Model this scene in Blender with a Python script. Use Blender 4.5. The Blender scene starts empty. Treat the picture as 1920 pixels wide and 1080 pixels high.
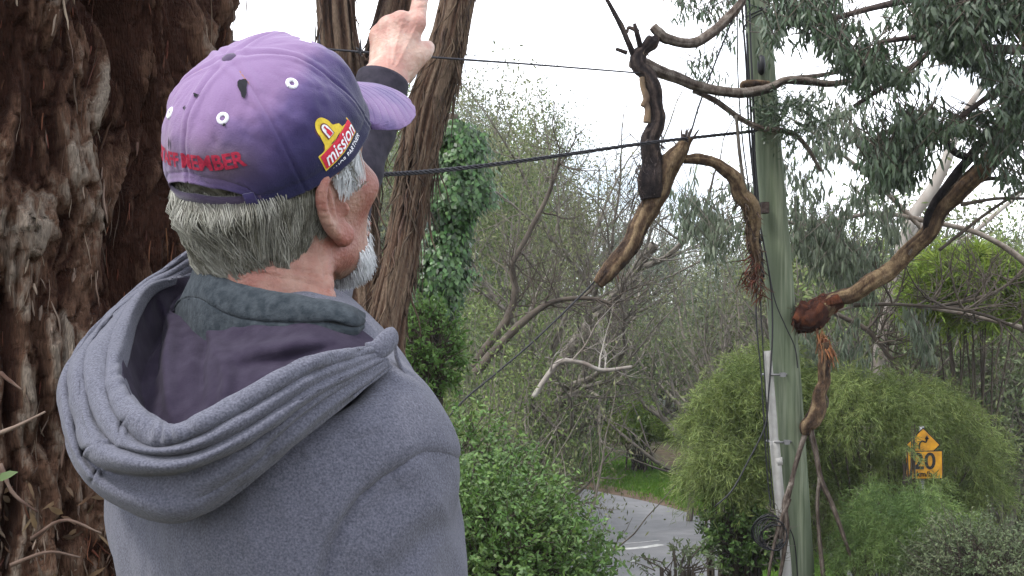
import bpy, math, random, time
import numpy as np
import openvdb
from mathutils import Vector, Matrix
from mathutils.bvhtree import BVHTree
T0 = time.time()
SC = bpy.context.scene
COL = SC.collection
R = math.radians
FPX = 2300.0          # focal length in photo pixels (1920 wide)
CAMZ = 1.42
HORIZON = 650.0

# ---------------------------------------------------------------- camera
cam_d = bpy.data.cameras.new('camera')
cam = bpy.data.objects.new('camera', cam_d)
COL.objects.link(cam)
cam.location = (0, 0, CAMZ)
cam.rotation_euler = (R(90), 0, 0)
cam_d.sensor_width = 36.0
cam_d.lens = 36.0 * FPX / 1920.0
cam_d.shift_y = (HORIZON - 540.0) / 1920.0
cam_d.clip_start = 0.05
cam_d.clip_end = 2000
SC.camera = cam

# ---------------------------------------------------------------- sky, sun, exposure
SUN_EL, SUN_AZ = R(54), R(238)       # azimuth measured from +Y towards +X
W = bpy.data.worlds.new('World')
SC.world = W
W.use_nodes = True
wn, wl = W.node_tree.nodes, W.node_tree.links
wn.clear()
wo = wn.new('ShaderNodeOutputWorld')
bg = wn.new('ShaderNodeBackground'); bg.inputs['Strength'].default_value = 0.10
sky = wn.new('ShaderNodeTexSky'); sky.sky_type = 'NISHITA'; sky.sun_disc = False
sky.sun_elevation = SUN_EL; sky.sun_rotation = SUN_AZ
tc = wn.new('ShaderNodeTexCoord')
mp = wn.new('ShaderNodeMapping'); mp.inputs['Scale'].default_value = (1, 1, 2.2)
nz = wn.new('ShaderNodeTexNoise'); nz.inputs['Scale'].default_value = 2.3; nz.inputs['Detail'].default_value = 6
nz.inputs['Roughness'].default_value = 0.55
rp = wn.new('ShaderNodeValToRGB')
rp.color_ramp.elements[0].position = 0.36; rp.color_ramp.elements[0].color = (0.12, 0.12, 0.12, 1)
rp.color_ramp.elements[1].position = 0.56; rp.color_ramp.elements[1].color = (1, 1, 1, 1)
mx = wn.new('ShaderNodeMix'); mx.data_type = 'RGBA'
mx.inputs[7].default_value = (14.0, 14.3, 15.2, 1)
wl.new(tc.outputs['Generated'], mp.inputs[0]); wl.new(mp.outputs[0], nz.inputs['Vector'])
wl.new(nz.outputs[0], rp.inputs[0]); wl.new(rp.outputs[0], mx.inputs[0])
wl.new(sky.outputs[0], mx.inputs[6]); wl.new(mx.outputs[2], bg.inputs[0]); wl.new(bg.outputs[0], wo.inputs[0])
sd = bpy.data.lights.new('sun', 'SUN'); sd.energy = 1.5; sd.angle = R(10); sd.color = (1.0, 0.96, 0.9)
sun = bpy.data.objects.new('sun', sd); COL.objects.link(sun)
sun.location = (0, 0, 30)
sdir = Vector((math.sin(SUN_AZ) * math.cos(SUN_EL), math.cos(SUN_AZ) * math.cos(SUN_EL), math.sin(SUN_EL)))
sun.rotation_euler = sdir.to_track_quat('Z', 'Y').to_euler()
vs = SC.view_settings
vs.view_transform = 'Standard'; vs.look = 'None'; vs.gamma = 1.0; vs.use_curve_mapping = False
vs.exposure = 1.15
SC.render.film_transparent = False

# ---------------------------------------------------------------- basic helpers
def P(px, py, d):
    """photo pixel + real distance -> a point in the place"""
    return np.array([(px - 960.0) / FPX * d, d, CAMZ + (HORIZON - py) / FPX * d])
def PP(L):
    return np.array([P(*q) for q in L])
def proj(V):
    V = np.asarray(V)
    return 960 + V[..., 0] / V[..., 1] * FPX, HORIZON - (V[..., 2] - CAMZ) / V[..., 1] * FPX
rng = np.random.default_rng(7)

def vnoise(X, seed=0):
    """vectorised value noise, X (N,3) -> (N,) in -1..1"""
    X = np.asarray(X, dtype=np.float64)
    i = np.floor(X).astype(np.int64); f = X - i; f = f * f * (3 - 2 * f)
    def h(a, b, c):
        n = (a * 374761393 + b * 668265263 + c * 2147483647 + seed * 974634777) & 0xffffffff
        n = ((n ^ (n >> 13)) * 1274126177) & 0xffffffff
        n = (n ^ (n >> 16)) & 0xffff
        return n / 32767.5 - 1
    x, y, z = i[:, 0], i[:, 1], i[:, 2]
    u, v, w = f[:, 0], f[:, 1], f[:, 2]
    L = lambda a, b, t: a + (b - a) * t
    return L(L(L(h(x, y, z), h(x + 1, y, z), u), L(h(x, y + 1, z), h(x + 1, y + 1, z), u), v),
             L(L(h(x, y, z + 1), h(x + 1, y, z + 1), u), L(h(x, y + 1, z + 1), h(x + 1, y + 1, z + 1), u), v), w)
def fbm(X, o=4, seed=0, g=0.5):
    s, a = 0, 1.0
    X = np.asarray(X, dtype=np.float64)
    for k in range(o):
        s = s + a * vnoise(X * 2 ** k + 17.3 * k, seed + k); a *= g
    return s

def mesh_np(name, V, F, mats=None, smooth=True, fmat=None, attr=None):
    """V (n,3); F = (m,3)/(m,4) array or list of such arrays"""
    if not isinstance(F, (list, tuple)): F = [F]
    F = [np.asarray(f, dtype=np.int32) for f in F if len(f)]
    me = bpy.data.meshes.new(name)
    V = np.asarray(V, dtype=np.float32)
    me.vertices.add(len(V)); me.vertices.foreach_set('co', V.ravel())
    li = np.concatenate([f.ravel() for f in F]) if F else np.zeros(0, np.int32)
    cnt = np.concatenate([np.full(len(f), f.shape[1], np.int32) for f in F])
    st = np.concatenate([[0], np.cumsum(cnt)[:-1]]).astype(np.int32)
    me.loops.add(len(li)); me.loops.foreach_set('vertex_index', li.astype(np.int32))
    me.polygons.add(len(cnt)); me.polygons.foreach_set('loop_start', st)
    try: me.polygons.foreach_set('loop_total', cnt)
    except Exception: pass
    me.polygons.foreach_set('use_smooth', np.full(len(cnt), bool(smooth)))
    for m in (mats or []): me.materials.append(m)
    if fmat is not None: me.polygons.foreach_set('material_index', np.asarray(fmat, np.int32))
    if attr:
        for k, a in attr.items():
            at = me.attributes.new(k, 'FLOAT', 'POINT'); at.data.foreach_set('value', np.asarray(a, np.float32))
    me.update(calc_edges=True)
    me.validate()
    return me
def link(name, me, parent=None):
    o = bpy.data.objects.new(name, me); COL.objects.link(o)
    if parent is not None: o.parent = parent
    return o
def tag(o, label=None, cat=None, group=None, kind=None):
    if label: o['label'] = label
    if cat: o['category'] = cat
    if group: o['group'] = group
    if kind: o['kind'] = kind
    return o
def thing(name, label, cat, loc=(0, 0, 0), group=None):
    o = bpy.data.objects.new(name, None); COL.objects.link(o)
    o.location = loc; o.empty_display_size = 0.1
    return tag(o, label, cat, group)
def part(name, V, F, mat, parent, base=None, smooth=True, kind=None, label=None, attr=None):
    """a mesh given in world coordinates, parented to an Empty standing at parent.location"""
    b = np.array(parent_base(parent)) if base is None else np.array(base)
    me = mesh_np(name, np.asarray(V) - b, F, [mat], smooth, attr=attr)
    o = link(name, me, parent)
    if kind: o['kind'] = kind
    if label: o['label'] = label
    return o
def parent_base(p):
    b = Vector((0, 0, 0))
    while p is not None:
        b = b + Vector(p.location); p = p.parent
    return b
def top(name, V, F, mat, label, cat, base, group=None, smooth=True, kind=None, attr=None):
    me = mesh_np(name, np.asarray(V) - np.array(base), F, [mat], smooth, attr=attr)
    o = link(name, me); o.location = base
    return tag(o, label, cat, group, kind)

class MB:
    """collects verts and faces"""
    def __init__(s): s.V = []; s.F3 = []; s.F4 = []; s.n = 0; s.A = []
    def add(s, V, F, a=0.0):
        V = np.asarray(V, float); F = np.asarray(F, np.int64)
        if len(V) == 0: return
        s.V.append(V); (s.F4 if F.shape[1] == 4 else s.F3).append(F + s.n); s.n += len(V)
        s.A.append(np.full(len(V), a) if np.isscalar(a) else np.asarray(a))
    def get(s):
        F = []
        if s.F4: F.append(np.concatenate(s.F4))
        if s.F3: F.append(np.concatenate(s.F3))
        return np.concatenate(s.V), F
    def attr(s): return np.concatenate(s.A)

def grid_faces(nu, nv, closed_u=False, off=0):
    """verts indexed [v*nu+u]"""
    U = nu if closed_u else nu - 1
    a, b = np.meshgrid(np.arange(U), np.arange(nv - 1))
    a = a.ravel(); b = b.ravel(); a1 = (a + 1) % nu
    return np.stack([b * nu + a, b * nu + a1, (b + 1) * nu + a1, (b + 1) * nu + a], 1) + off
def crom(pts, n, closed=False):
    """Catmull-Rom through rows of pts (k,m) -> (n,m)"""
    pts = np.asarray(pts, float); k = len(pts)
    Q = np.vstack([2 * pts[0] - pts[1], pts, 2 * pts[-1] - pts[-2]])
    t = np.linspace(0, k - 1, n); i = np.minimum(t.astype(int), k - 2); f = (t - i)[:, None]
    a, b, c, d = Q[i], Q[i + 1], Q[i + 2], Q[i + 3]
    return 0.5 * (2 * b + (c - a) * f + (2 * a - 5 * b + 4 * c - d) * f ** 2 + (-a + 3 * b - 3 * c + d) * f ** 3)
def tube(pts, rad, k=8, cap=True, rough=0.0, seed=0, sx=1.0):
    pts = np.asarray(pts, float); n = len(pts)
    rad = np.full(n, rad) if np.isscalar(rad) else np.asarray(rad, float)
    T = np.gradient(pts, axis=0); T /= np.linalg.norm(T, axis=1)[:, None] + 1e-12
    ref = np.array([0, 0, 1.0]) if abs(T[0][2]) < 0.9 else np.array([1.0, 0, 0])
    N = np.zeros_like(T); v = np.cross(T[0], ref); v /= np.linalg.norm(v)
    for i in range(n):
        v = v - T[i] * np.dot(v, T[i]); v /= np.linalg.norm(v) + 1e-12; N[i] = v
    B = np.cross(T, N)
    a = np.linspace(0, 2 * np.pi, k, endpoint=False)
    V = pts[:, None, :] + rad[:, None, None] * (np.cos(a)[None, :, None] * N[:, None, :] * sx + np.sin(a)[None, :, None] * B[:, None, :])
    V = V.reshape(-1, 3)
    if rough:
        c = np.repeat(pts, k, axis=0); nn = fbm(V * (0.35 / max(rad.max(), 1e-4)) + seed, 3, seed)
        V = c + (V - c) * (1 + rough * nn)[:, None]
    F = grid_faces(k, n, True)
    if cap:
        V = np.vstack([V, pts[0], pts[-1]]); m = len(V)
        i = np.arange(k); j = (i + 1) % k
        A = np.stack([j, i, np.full(k, m - 2), np.full(k, m - 2)], 1)
        Z = np.stack([(n - 1) * k + i, (n - 1) * k + j, np.full(k, m - 1), np.full(k, m - 1)], 1)
        return V, (F, np.vstack([A, Z])[:, :3])
    return V, (F, None)
def add_tube(mb, pts, rad, k=8, cap=True, rough=0.0, seed=0, a=0.0, sx=1.0):
    V, (F, C) = tube(pts, rad, k, cap, rough, seed, sx)
    mb.V.append(V); mb.F4.append(F + mb.n)
    if C is not None: mb.F3.append(C + mb.n)
    mb.A.append(np.full(len(V), a)); mb.n += len(V)
def box(mb, lo, hi):
    x0, y0, z0 = lo; x1, y1, z1 = hi
    V = [(x0, y0, z0), (x1, y0, z0), (x1, y1, z0), (x0, y1, z0), (x0, y0, z1), (x1, y0, z1), (x1, y1, z1), (x0, y1, z1)]
    F = [(0, 3, 2, 1), (4, 5, 6, 7), (0, 1, 5, 4), (1, 2, 6, 5), (2, 3, 7, 6), (3, 0, 4, 7)]
    mb.add(V, F)

# ---------------------------------------------------------------- materials
def material(name, col, rough=0.8, col2=None, scale=20, detail=5, bump=0.0, bscale=None, stretch=None, col3=None,
             scale3=3.0, spec=0.3, attr_mix=None, island=0.0, trans=0.0, w1=0.35, w2=0.65, sheen=0.0, sss=0.0, metal=0.0, bdist=0.01):
    m = bpy.data.materials.new(name); m.use_nodes = True
    n, l = m.node_tree.nodes, m.node_tree.links
    b = n['Principled BSDF']; out = n['Material Output']
    b.inputs['Roughness'].default_value = rough
    b.inputs['Specular IOR Level'].default_value = spec
    b.inputs['Metallic'].default_value = metal
    if sheen: b.inputs['Sheen Weight'].default_value = sheen; b.inputs['Sheen Roughness'].default_value = 0.6
    if sss:
        b.inputs['Subsurface Weight'].default_value = sss
        b.inputs['Subsurface Radius'].default_value = (0.9, 0.35, 0.2); b.inputs['Subsurface Scale'].default_value = 0.01
    tcn = n.new('ShaderNodeTexCoord'); mpn = n.new('ShaderNodeMapping')
    l.new(tcn.outputs['Object'], mpn.inputs[0])
    if stretch: mpn.inputs['Scale'].default_value = stretch
    def noise(s, d=detail):
        k = n.new('ShaderNodeTexNoise'); k.inputs['Scale'].default_value = s; k.inputs['Detail'].default_value = d
        l.new(mpn.outputs[0], k.inputs['Vector']); return k
    def ramp(src, lo=w1, hi=w2):
        k = n.new('ShaderNodeMapRange'); k.inputs[1].default_value = lo; k.inputs[2].default_value = hi
        l.new(src, k.inputs[0]); return k.outputs[0]
    def mix(f, a, c):
        k = n.new('ShaderNodeMix'); k.data_type = 'RGBA'
        if hasattr(f, 'links'): l.new(f, k.inputs[0])
        else: k.inputs[0].default_value = f
        for s, q in ((6, a), (7, c)):
            if hasattr(q, 'links'): l.new(q, k.inputs[s])
            else: k.inputs[s].default_value = (*q, 1)
        return k.outputs[2]
    c = col
    nn = None
    if col2 is not None:
        nn = noise(scale); c = mix(ramp(nn.outputs[0]), c, col2)
    if attr_mix is not None:
        an = n.new('ShaderNodeAttribute'); an.attribute_name = attr_mix[0]
        nz2 = noise(scale * 2.3)
        ad = n.new('ShaderNodeMath'); ad.operation = 'MULTIPLY_ADD'; l.new(nz2.outputs[0], ad.inputs[0])
        ad.inputs[1].default_value = 0.8; l.new(an.outputs['Fac'], ad.inputs[2])
        c = mix(ramp(ad.outputs[0], 0.15 + 0.4 - 0.15, 0.85 + 0.4), c, attr_mix[1])
    if col3 is not None:
        c = mix(ramp(noise(scale3, 3).outputs[0], 0.42, 0.62), c, col3)
    if island:
        g = n.new('ShaderNodeNewGeometry'); hs = n.new('ShaderNodeHueSaturation')
        mr = n.new('ShaderNodeMapRange'); mr.inputs[3].default_value = 1 - island; mr.inputs[4].default_value = 1 + island
        l.new(g.outputs['Random Per Island'], mr.inputs[0]); l.new(mr.outputs[0], hs.inputs['Value'])
        mr2 = n.new('ShaderNodeMapRange'); mr2.inputs[3].default_value = 0.485; mr2.inputs[4].default_value = 0.515
        ml = n.new('ShaderNodeMath'); ml.operation = 'MULTIPLY'; ml.inputs[1].default_value = 7.31
        fr = n.new('ShaderNodeMath'); fr.operation = 'FRACT'
        l.new(g.outputs['Random Per Island'], ml.inputs[0]); l.new(ml.outputs[0], fr.inputs[0]); l.new(fr.outputs[0], mr2.inputs[0])
        l.new(mr2.outputs[0], hs.inputs['Hue'])
        if hasattr(c, 'links'): l.new(c, hs.inputs['Color'])
        else: hs.inputs['Color'].default_value = (*c, 1)
        c = hs.outputs[0]
    if hasattr(c, 'links'): l.new(c, b.inputs['Base Color'])
    else: b.inputs['Base Color'].default_value = (*c, 1)
    if bump:
        bn = noise(bscale or scale, 6); bp = n.new('ShaderNodeBump')
        bp.inputs['Strength'].default_value = bump; bp.inputs['Distance'].default_value = bdist
        l.new(bn.outputs[0], bp.inputs['Height']); l.new(bp.outputs[0], b.inputs['Normal'])
    if trans:
        tr = n.new('ShaderNodeBsdfTranslucent'); ms = n.new('ShaderNodeMixShader'); ms.inputs[0].default_value = trans
        if hasattr(c, 'links'): l.new(c, tr.inputs[0])
        else: tr.inputs[0].default_value = (*c, 1)
        l.new(b.outputs[0], ms.inputs[1]); l.new(tr.outputs[0], ms.inputs[2]); l.new(ms.outputs[0], out.inputs[0])
    return m
# ================================================================ PERSON
# ---- signed-distance sculpting
class Field:
    def __init__(s, lo, hi, h):
        s.lo = np.array(lo, float); s.h = h
        n = np.ceil((np.array(hi) - s.lo) / h).astype(int) + 1
        ax = [(s.lo[i] + np.arange(n[i]) * h).astype(np.float32) for i in range(3)]
        s.X, s.Y, s.Z = np.meshgrid(*ax, indexing='ij')
        s.D = np.full(s.X.shape, 1.0, np.float32)
    def un(s, d, k=0.0):
        s.D = smin(s.D, d, k)
    def sub(s, d, k=0.004):
        s.D = -smin(-s.D, d, k)
    def mesh(s):
        g = openvdb.FloatGrid(1.0); g.copyFromArray(np.ascontiguousarray(s.D))
        v, t, q = g.convertToPolygons(isovalue=0.0) if False else (None, None, None)
        v, q = g.convertToQuads(isovalue=0.0)
        return v * s.h + s.lo, q.astype(np.int64)
def smin(a, b, k):
    if k <= 0: return np.minimum(a, b)
    h = np.maximum(k - np.abs(a - b), 0) / k
    return np.minimum(a, b) - h * h * k * 0.25
def d_ell(X, Y, Z, c, r):
    x, y, z = (X - c[0]), (Y - c[1]), (Z - c[2])
    k0 = np.sqrt((x / r[0]) ** 2 + (y / r[1]) ** 2 + (z / r[2]) ** 2)
    k1 = np.sqrt((x / r[0] ** 2) ** 2 + (y / r[1] ** 2) ** 2 + (z / r[2] ** 2) ** 2) + 1e-6
    return k0 * (k0 - 1) / k1
def d_cone(X, Y, Z, a, b, r1, r2, sq=None):
    a = np.asarray(a, float); b = np.asarray(b, float); ba = b - a; L = ba @ ba
    x, y, z = X - a[0], Y - a[1], Z - a[2]
    t = np.clip((x * ba[0] + y * ba[1] + z * ba[2]) / L, 0, 1)
    dx, dy, dz = x - t * ba[0], y - t * ba[1], z - t * ba[2]
    return np.sqrt(dx * dx + dy * dy + dz * dz) - (r1 + (r2 - r1) * t)
def d_obb(X, Y, Z, c, M, r):
    """ellipsoid with axes = rows of M"""
    x, y, z = X - c[0], Y - c[1], Z - c[2]
    u = M[0][0] * x + M[0][1] * y + M[0][2] * z
    v = M[1][0] * x + M[1][1] * y + M[1][2] * z
    w = M[2][0] * x + M[2][1] * y + M[2][2] * z
    return d_ell(u, v, w, (0, 0, 0), r)
def frame(psi, th, roll=0.0):
    p, t = R(psi), R(th)
    f = np.array([math.sin(p) * math.cos(t), math.cos(p) * math.cos(t), math.sin(t)])
    r = np.array([math.cos(p), -math.sin(p), 0.0]); u = np.cross(r, f)
    if roll:
        c, s = math.cos(R(roll)), math.sin(R(roll)); r, u = c * r + s * u, -s * r + c * u
    return np.array([r, f, u])
def smooth_vn(V, F, it=2, lam=0.5):
    V = V.copy(); e = []
    for k in range(F.shape[1]): e.append(np.stack([F[:, k], F[:, (k + 1) % F.shape[1]]], 1))
    e = np.vstack(e); n = len(V)
    for _ in range(it):
        S = np.zeros_like(V); C = np.zeros(n)
        for a, b in ((0, 1), (1, 0)):
            for j in range(3): S[:, j] += np.bincount(e[:, a], V[e[:, b], j], n)
            C += np.bincount(e[:, a], minlength=n)
        V += lam * (S / np.maximum(C, 1)[:, None] - V)
    return V
def normals(V, F):
    n = np.cross(V[F[:, 2]] - V[F[:, 0]], V[F[:, -1]] - V[F[:, 1]]) if F.shape[1] == 4 else np.cross(V[F[:, 1]] - V[F[:, 0]], V[F[:, 2]] - V[F[:, 0]])
    N = np.zeros_like(V)
    for k in range(F.shape[1]):
        for j in range(3): N[:, j] += np.bincount(F[:, k], n[:, j], len(V))
    return N / (np.linalg.norm(N, axis=1)[:, None] + 1e-12)
def px_dist(V, poly):
    """distance in photo pixels of projected verts to a polyline, and position along it 0..1"""
    x, y = proj(V); poly = np.asarray(poly, float); best = np.full(len(V), 1e9); tt = np.zeros(len(V))
    seg = np.linalg.norm(np.diff(poly, axis=0), axis=1); cum = np.concatenate([[0], np.cumsum(seg)]); tot = cum[-1]
    for i in range(len(poly) - 1):
        a, b = poly[i], poly[i + 1]; d = b - a; L = d @ d
        t = np.clip(((x - a[0]) * d[0] + (y - a[1]) * d[1]) / L, 0, 1)
        q = np.hypot(x - a[0] - t * d[0], y - a[1] - t * d[1]); m = q < best
        best[m] = q[m]; tt[m] = (cum[i] + t[m] * seg[i]) / tot
    return best, tt

M_hood = material('grey_marl_fleece', (0.050, 0.052, 0.070), 0.95, (0.112, 0.114, 0.145), 520, 8, 0.6, 600, spec=0.1, sheen=0.10, bdist=0.002, w1=0.32, w2=0.68)
M_lining = material('plum_jersey_lining', (0.022, 0.017, 0.030), 0.95, (0.032, 0.026, 0.042), 60, 4, 0.25, 500, spec=0.05, sheen=0.03, bdist=0.002)
M_shirt = material('green_grey_brushed_cotton', (0.020, 0.026, 0.032), 0.95, (0.042, 0.050, 0.058), 130, 5, 0.5, 400, spec=0.05, sheen=0.04, bdist=0.002)
M_cuff = material('dark_knit_cuff', (0.014, 0.012, 0.020), 0.9, (0.028, 0.024, 0.036), 90, 4, 0.3, 300, bdist=0.002)
M_skin = material('weathered_skin', (0.225, 0.115, 0.085), 0.5, (0.31, 0.185, 0.142), 60, 8, 0.9, 260, spec=0.35, sss=0.25, col3=(0.225, 0.085, 0.065), scale3=22, bdist=0.002)
M_skin_hand = material('hand_skin', (0.38, 0.245, 0.195), 0.5, (0.49, 0.365, 0.305), 60, 8, 0.9, 200, spec=0.35, sss=0.2, col3=(0.36, 0.19, 0.155), scale3=34, bdist=0.002)
M_hair = material('grey_hair', (0.06, 0.055, 0.042), 0.6, (0.12, 0.115, 0.095), 40, 3, spec=0.3)
M_strand = material('grey_hair_strands', (0.070, 0.066, 0.046), 0.45, (0.11, 0.104, 0.08), 40, 3, spec=0.4, island=0.3, attr_mix=('lock', (0.25, 0.245, 0.21)))
M_hairw = material('white_hair', (0.72, 0.74, 0.76), 0.5, (0.5, 0.52, 0.54), 30, 3, spec=0.4, island=0.3)
M_navy = material('trouser_cloth', (0.03, 0.035, 0.05), 0.9, (0.045, 0.05, 0.065), 60, bump=0.2)
M_shoe = material('brown_leather', (0.05, 0.03, 0.02), 0.5, (0.07, 0.04, 0.03), 30)

PB = np.array([-0.20, 1.20, 0.0])
person = thing('person', 'man in grey hooded jacket and faded purple cap, seen from behind, pointing up', 'person', PB)

CF = frame(40.9, 41.6, -12.7)
CC = P(496.7, 255.2, 1.20)
def inside_cap(V, f=0.94):
    L = (V - CC) @ CF.T
    def bad(Q):
        z = np.clip(Q[:, 2] / 0.085, 0, 1.2); rho = np.hypot(Q[:, 0] / 0.0987, Q[:, 1] / 0.1038)
        lim = np.where(z >= 1, -1, np.cos(np.arcsin(np.clip(z, 0, 1))) ** 0.667)
        return (rho > lim * f) & (Q[:, 2] > -0.012)
    b = bad(L); s = np.ones(len(V))
    for k in range(40):
        m = b & bad(L * s[:, None]); s[m] *= 0.985
    w = np.clip((L[:, 2] + 0.012) / 0.012, 0, 1)
    s = 1 + (s - 1) * w
    return CC + (L * s[:, None]) @ CF
# ---- body: head, neck, chest, raised arm and hand, legs (one mesh)
HC = P(500, 262, 1.20)
HF = frame(37, 20, -6)
def body():
    # head and neck
    fl = Field(HC + np.array([-0.20, -0.17, -0.30]), HC + np.array([0.22, 0.22, 0.14]), 0.0024)
    x0, y0, z0 = fl.X - HC[0], fl.Y - HC[1], fl.Z - HC[2]
    X = HF[0][0] * x0 + HF[0][1] * y0 + HF[0][2] * z0
    Y = HF[1][0] * x0 + HF[1][1] * y0 + HF[1][2] * z0
    Z = HF[2][0] * x0 + HF[2][1] * y0 + HF[2][2] * z0
    fl.un(d_ell(X, Y, Z, (0, -0.008, -0.005), (0.078, 0.099, 0.098)))
    fl.un(d_ell(X, Y, Z, (0, 0.035, -0.075), (0.063, 0.062, 0.085)), 0.03)
    aX = np.abs(X)
    fl.un(d_ell(aX, Y, Z, (0.045, 0.062, -0.062), (0.024, 0.028, 0.02)), 0.02)      # cheekbones
    fl.un(d_cone(aX, Y, Z, (0.052, 0.010, -0.112), (0.018, 0.074, -0.140), 0.017, 0.018), 0.02)  # jaw
    fl.un(d_ell(X, Y, Z, (0, 0.084, -0.142), (0.020, 0.018, 0.018)), 0.02)
    fl.un(d_cone(X, Y, Z, (0, 0.088, -0.035), (0, 0.118, -0.078), 0.008, 0.013), 0.012)  # nose
    fl.un(d_ell(aX, Y, Z, (0.012, 0.108, -0.082), (0.009, 0.012, 0.008)), 0.006)
    fl.un(d_cone(aX, Y, Z, (0.012, 0.092, -0.022), (0.045, 0.075, -0.02), 0.008, 0.007), 0.012)  # brow
    fl.sub(d_ell(aX, Y, Z, (0.031, 0.100, -0.040), (0.016, 0.014, 0.010)), 0.012)
    fl.un(d_ell(aX, Y, Z, (0.031, 0.079, -0.041), (0.012, 0.012, 0.011)), 0.003)     # eyes
    fl.un(d_ell(X, Y, Z, (0, 0.101, -0.112), (0.024, 0.010, 0.006)), 0.006)          # lips
    fl.un(d_ell(X, Y, Z, (0, 0.099, -0.123), (0.021, 0.010, 0.007)), 0.006)
    fl.sub(d_ell(X, Y, Z, (0, 0.112, -0.1175), (0.024, 0.008, 0.0018)), 0.002)
    # neck (world) and its cords
    NB = P(522, 620, 1.20)
    q = HC + HF.T @ np.array([0, -0.035, -0.09])
    fl.un(d_cone(fl.X, fl.Y, fl.Z, q, NB, 0.054, 0.058), 0.03)
    ja = HC + HF.T @ np.array([0.045, -0.01, -0.10])
    fl.un(d_cone(fl.X, fl.Y, fl.Z, ja, P(612, 600, 1.16), 0.016, 0.012), 0.02)
    # right ear (the seen one) and left ear
    for s in (1, -1):
        c = np.array([0.0785 * s, 0.006, -0.064])
        e1 = np.array([0.20 * s, -0.98, 0.0]); e1 /= np.linalg.norm(e1)   # ear plane runs back and out
        up = np.array([0.04 * s, 0.05, 1.0]); up /= np.linalg.norm(up)
        nn = -np.cross(e1, up) * s
        def L(a, b, n=0): return c + e1 * (a * 1.3) + up * (b * 1.0) + nn * n
        rim = crom(np.array([L(-0.004, 0.012), L(-0.004, 0.027, .002), L(0.010, 0.036, .003), L(0.024, 0.029, .003), L(0.028, 0.012, .002), L(0.023, -0.008, .001), L(0.012, -0.024), L(0.002, -0.034), L(-0.004, -0.03)]), 22)
        rr = np.interp(np.linspace(0, 1, 22), [0, .4, .8, 1], [.0042, .0052, .0050, .0080])
        for i in range(21): fl.un(d_cone(X, Y, Z, rim[i], rim[i + 1], rr[i], rr[i + 1]), 0.003)
        Me = np.array([e1, up, nn])
        fl.un(d_obb(X, Y, Z, L(0.008, 0.002, -0.003), Me, (0.020, 0.030, 0.0045)), 0.006)
        fl.un(d_obb(X, Y, Z, L(0.001, -0.028, 0.0), Me, (0.010, 0.012, 0.006)), 0.005)   # lobe
        fl.un(d_cone(X, Y, Z, L(0.017, 0.020, .001), L(0.012, -0.014, .001), 0.0035, 0.0035), 0.004)   # antihelix
        fl.un(d_obb(X, Y, Z, L(-0.004, -0.006, 0.002), Me, (0.004, 0.007, 0.004)), 0.004)          # tragus
        fl.sub(d_obb(X, Y, Z, L(0.004, -0.002, 0.003), Me, (0.0075, 0.013, 0.006)), 0.004)         # concha
        fl.sub(d_obb(X, Y, Z, L(0.010, 0.026, 0.003), Me, (0.009, 0.0045, 0.003)), 0.003)
    V1, F1 = fl.mesh(); V1 = smooth_vn(inside_cap(V1, .89), F1, 1, 0.4)
    # wrinkles on neck
    N = normals(V1, F1); x, y = proj(V1)
    for pl in ([(470, 512), (540, 523), (620, 540), (660, 548)], [(500, 497), (560, 505), (630, 517)], [(600, 470), (608, 510), (612, 545)], [(625, 470), (630, 520), (636, 550)]):
        d, _ = px_dist(V1, pl); V1 -= N * (0.0016 * np.exp(-(d / 4.0) ** 2))[:, None]
    # hand
    f2 = Field(P(660, 200, 1.64) - 0.02, P(850, -90, 1.92) + 0.02, 0.0017)
    X, Y, Z = f2.X, f2.Y, f2.Z
    Wr = P(716, 160, 1.70)
    K = [P(781, 42, 1.725), P(752, 38, 1.72), P(727, 48, 1.725), P(709, 66, 1.735)]
    f2.un(d_cone(X, Y, Z, Wr + (P(716, 300, 1.68) - Wr), Wr, 0.030, 0.029))
    f2.un(d_cone(X, Y, Z, P(716, 165, 1.70), P(738, 120, 1.715), 0.029, 0.026), 0.02)
    M = frame(0, 0)
    f2.un(d_cone(X, Y, Z, P(745, 112, 1.74), P(742, 72, 1.745), 0.027, 0.027), 0.02)
    root = [P(752, 120, 1.715), P(738, 118, 1.715), P(726, 122, 1.72), P(716, 128, 1.725)]
    for k, r_ in zip(range(4), (0.0125, 0.0125, 0.0115, 0.0105)):
        f2.un(d_cone(X, Y, Z, root[k], K[k], 0.015, r_), 0.016)
    # index finger, extended
    idx = [K[0], P(789, -8, 1.745), P(795, -48, 1.76), P(799, -76, 1.77)]
    rr = [0.0128, 0.0112, 0.0102, 0.0088]
    for i in range(3): f2.un(d_cone(X, Y, Z, idx[i], idx[i + 1], rr[i], rr[i + 1]), 0.006)
    # curled fingers
    for k, (r_, L) in zip((1, 2, 3), ((.0112, 1.0), (.0108, .95), (.0098, .8))):
        a = K[k]; b = a + np.array([0.006, 0.042 * L, -0.004]); c = b + np.array([0.004, -0.010, -0.030 * L]); d_ = c + np.array([0, -0.018 * L, 0.000])
        f2.un(d_cone(X, Y, Z, a, b, r_, r_ * .95), 0.006); f2.un(d_cone(X, Y, Z, b, c, r_ * .95, r_ * .9), 0.003); f2.un(d_cone(X, Y, Z, c, d_, r_ * .9, r_ * .85), 0.003)
    # thumb leaves the side of the palm
    th = [P(757, 128, 1.72), P(778, 106, 1.725), P(792, 98, 1.735), P(801, 90, 1.745)]
    for i, (a, b) in enumerate(((.019, .0155), (.0150, .0122), (.0120, .0108))): f2.un(d_cone(X, Y, Z, th[i], th[i + 1], a, b), 0.009)
    # knuckles
    for k in range(4): f2.un(d_ell(X, Y, Z, K[k] + np.array([0, -0.006, -0.003]), (0.010, 0.0085, 0.010)), 0.008)
    V2, F2 = f2.mesh(); V2 = smooth_vn(V2, F2, 1, 0.4)
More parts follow.
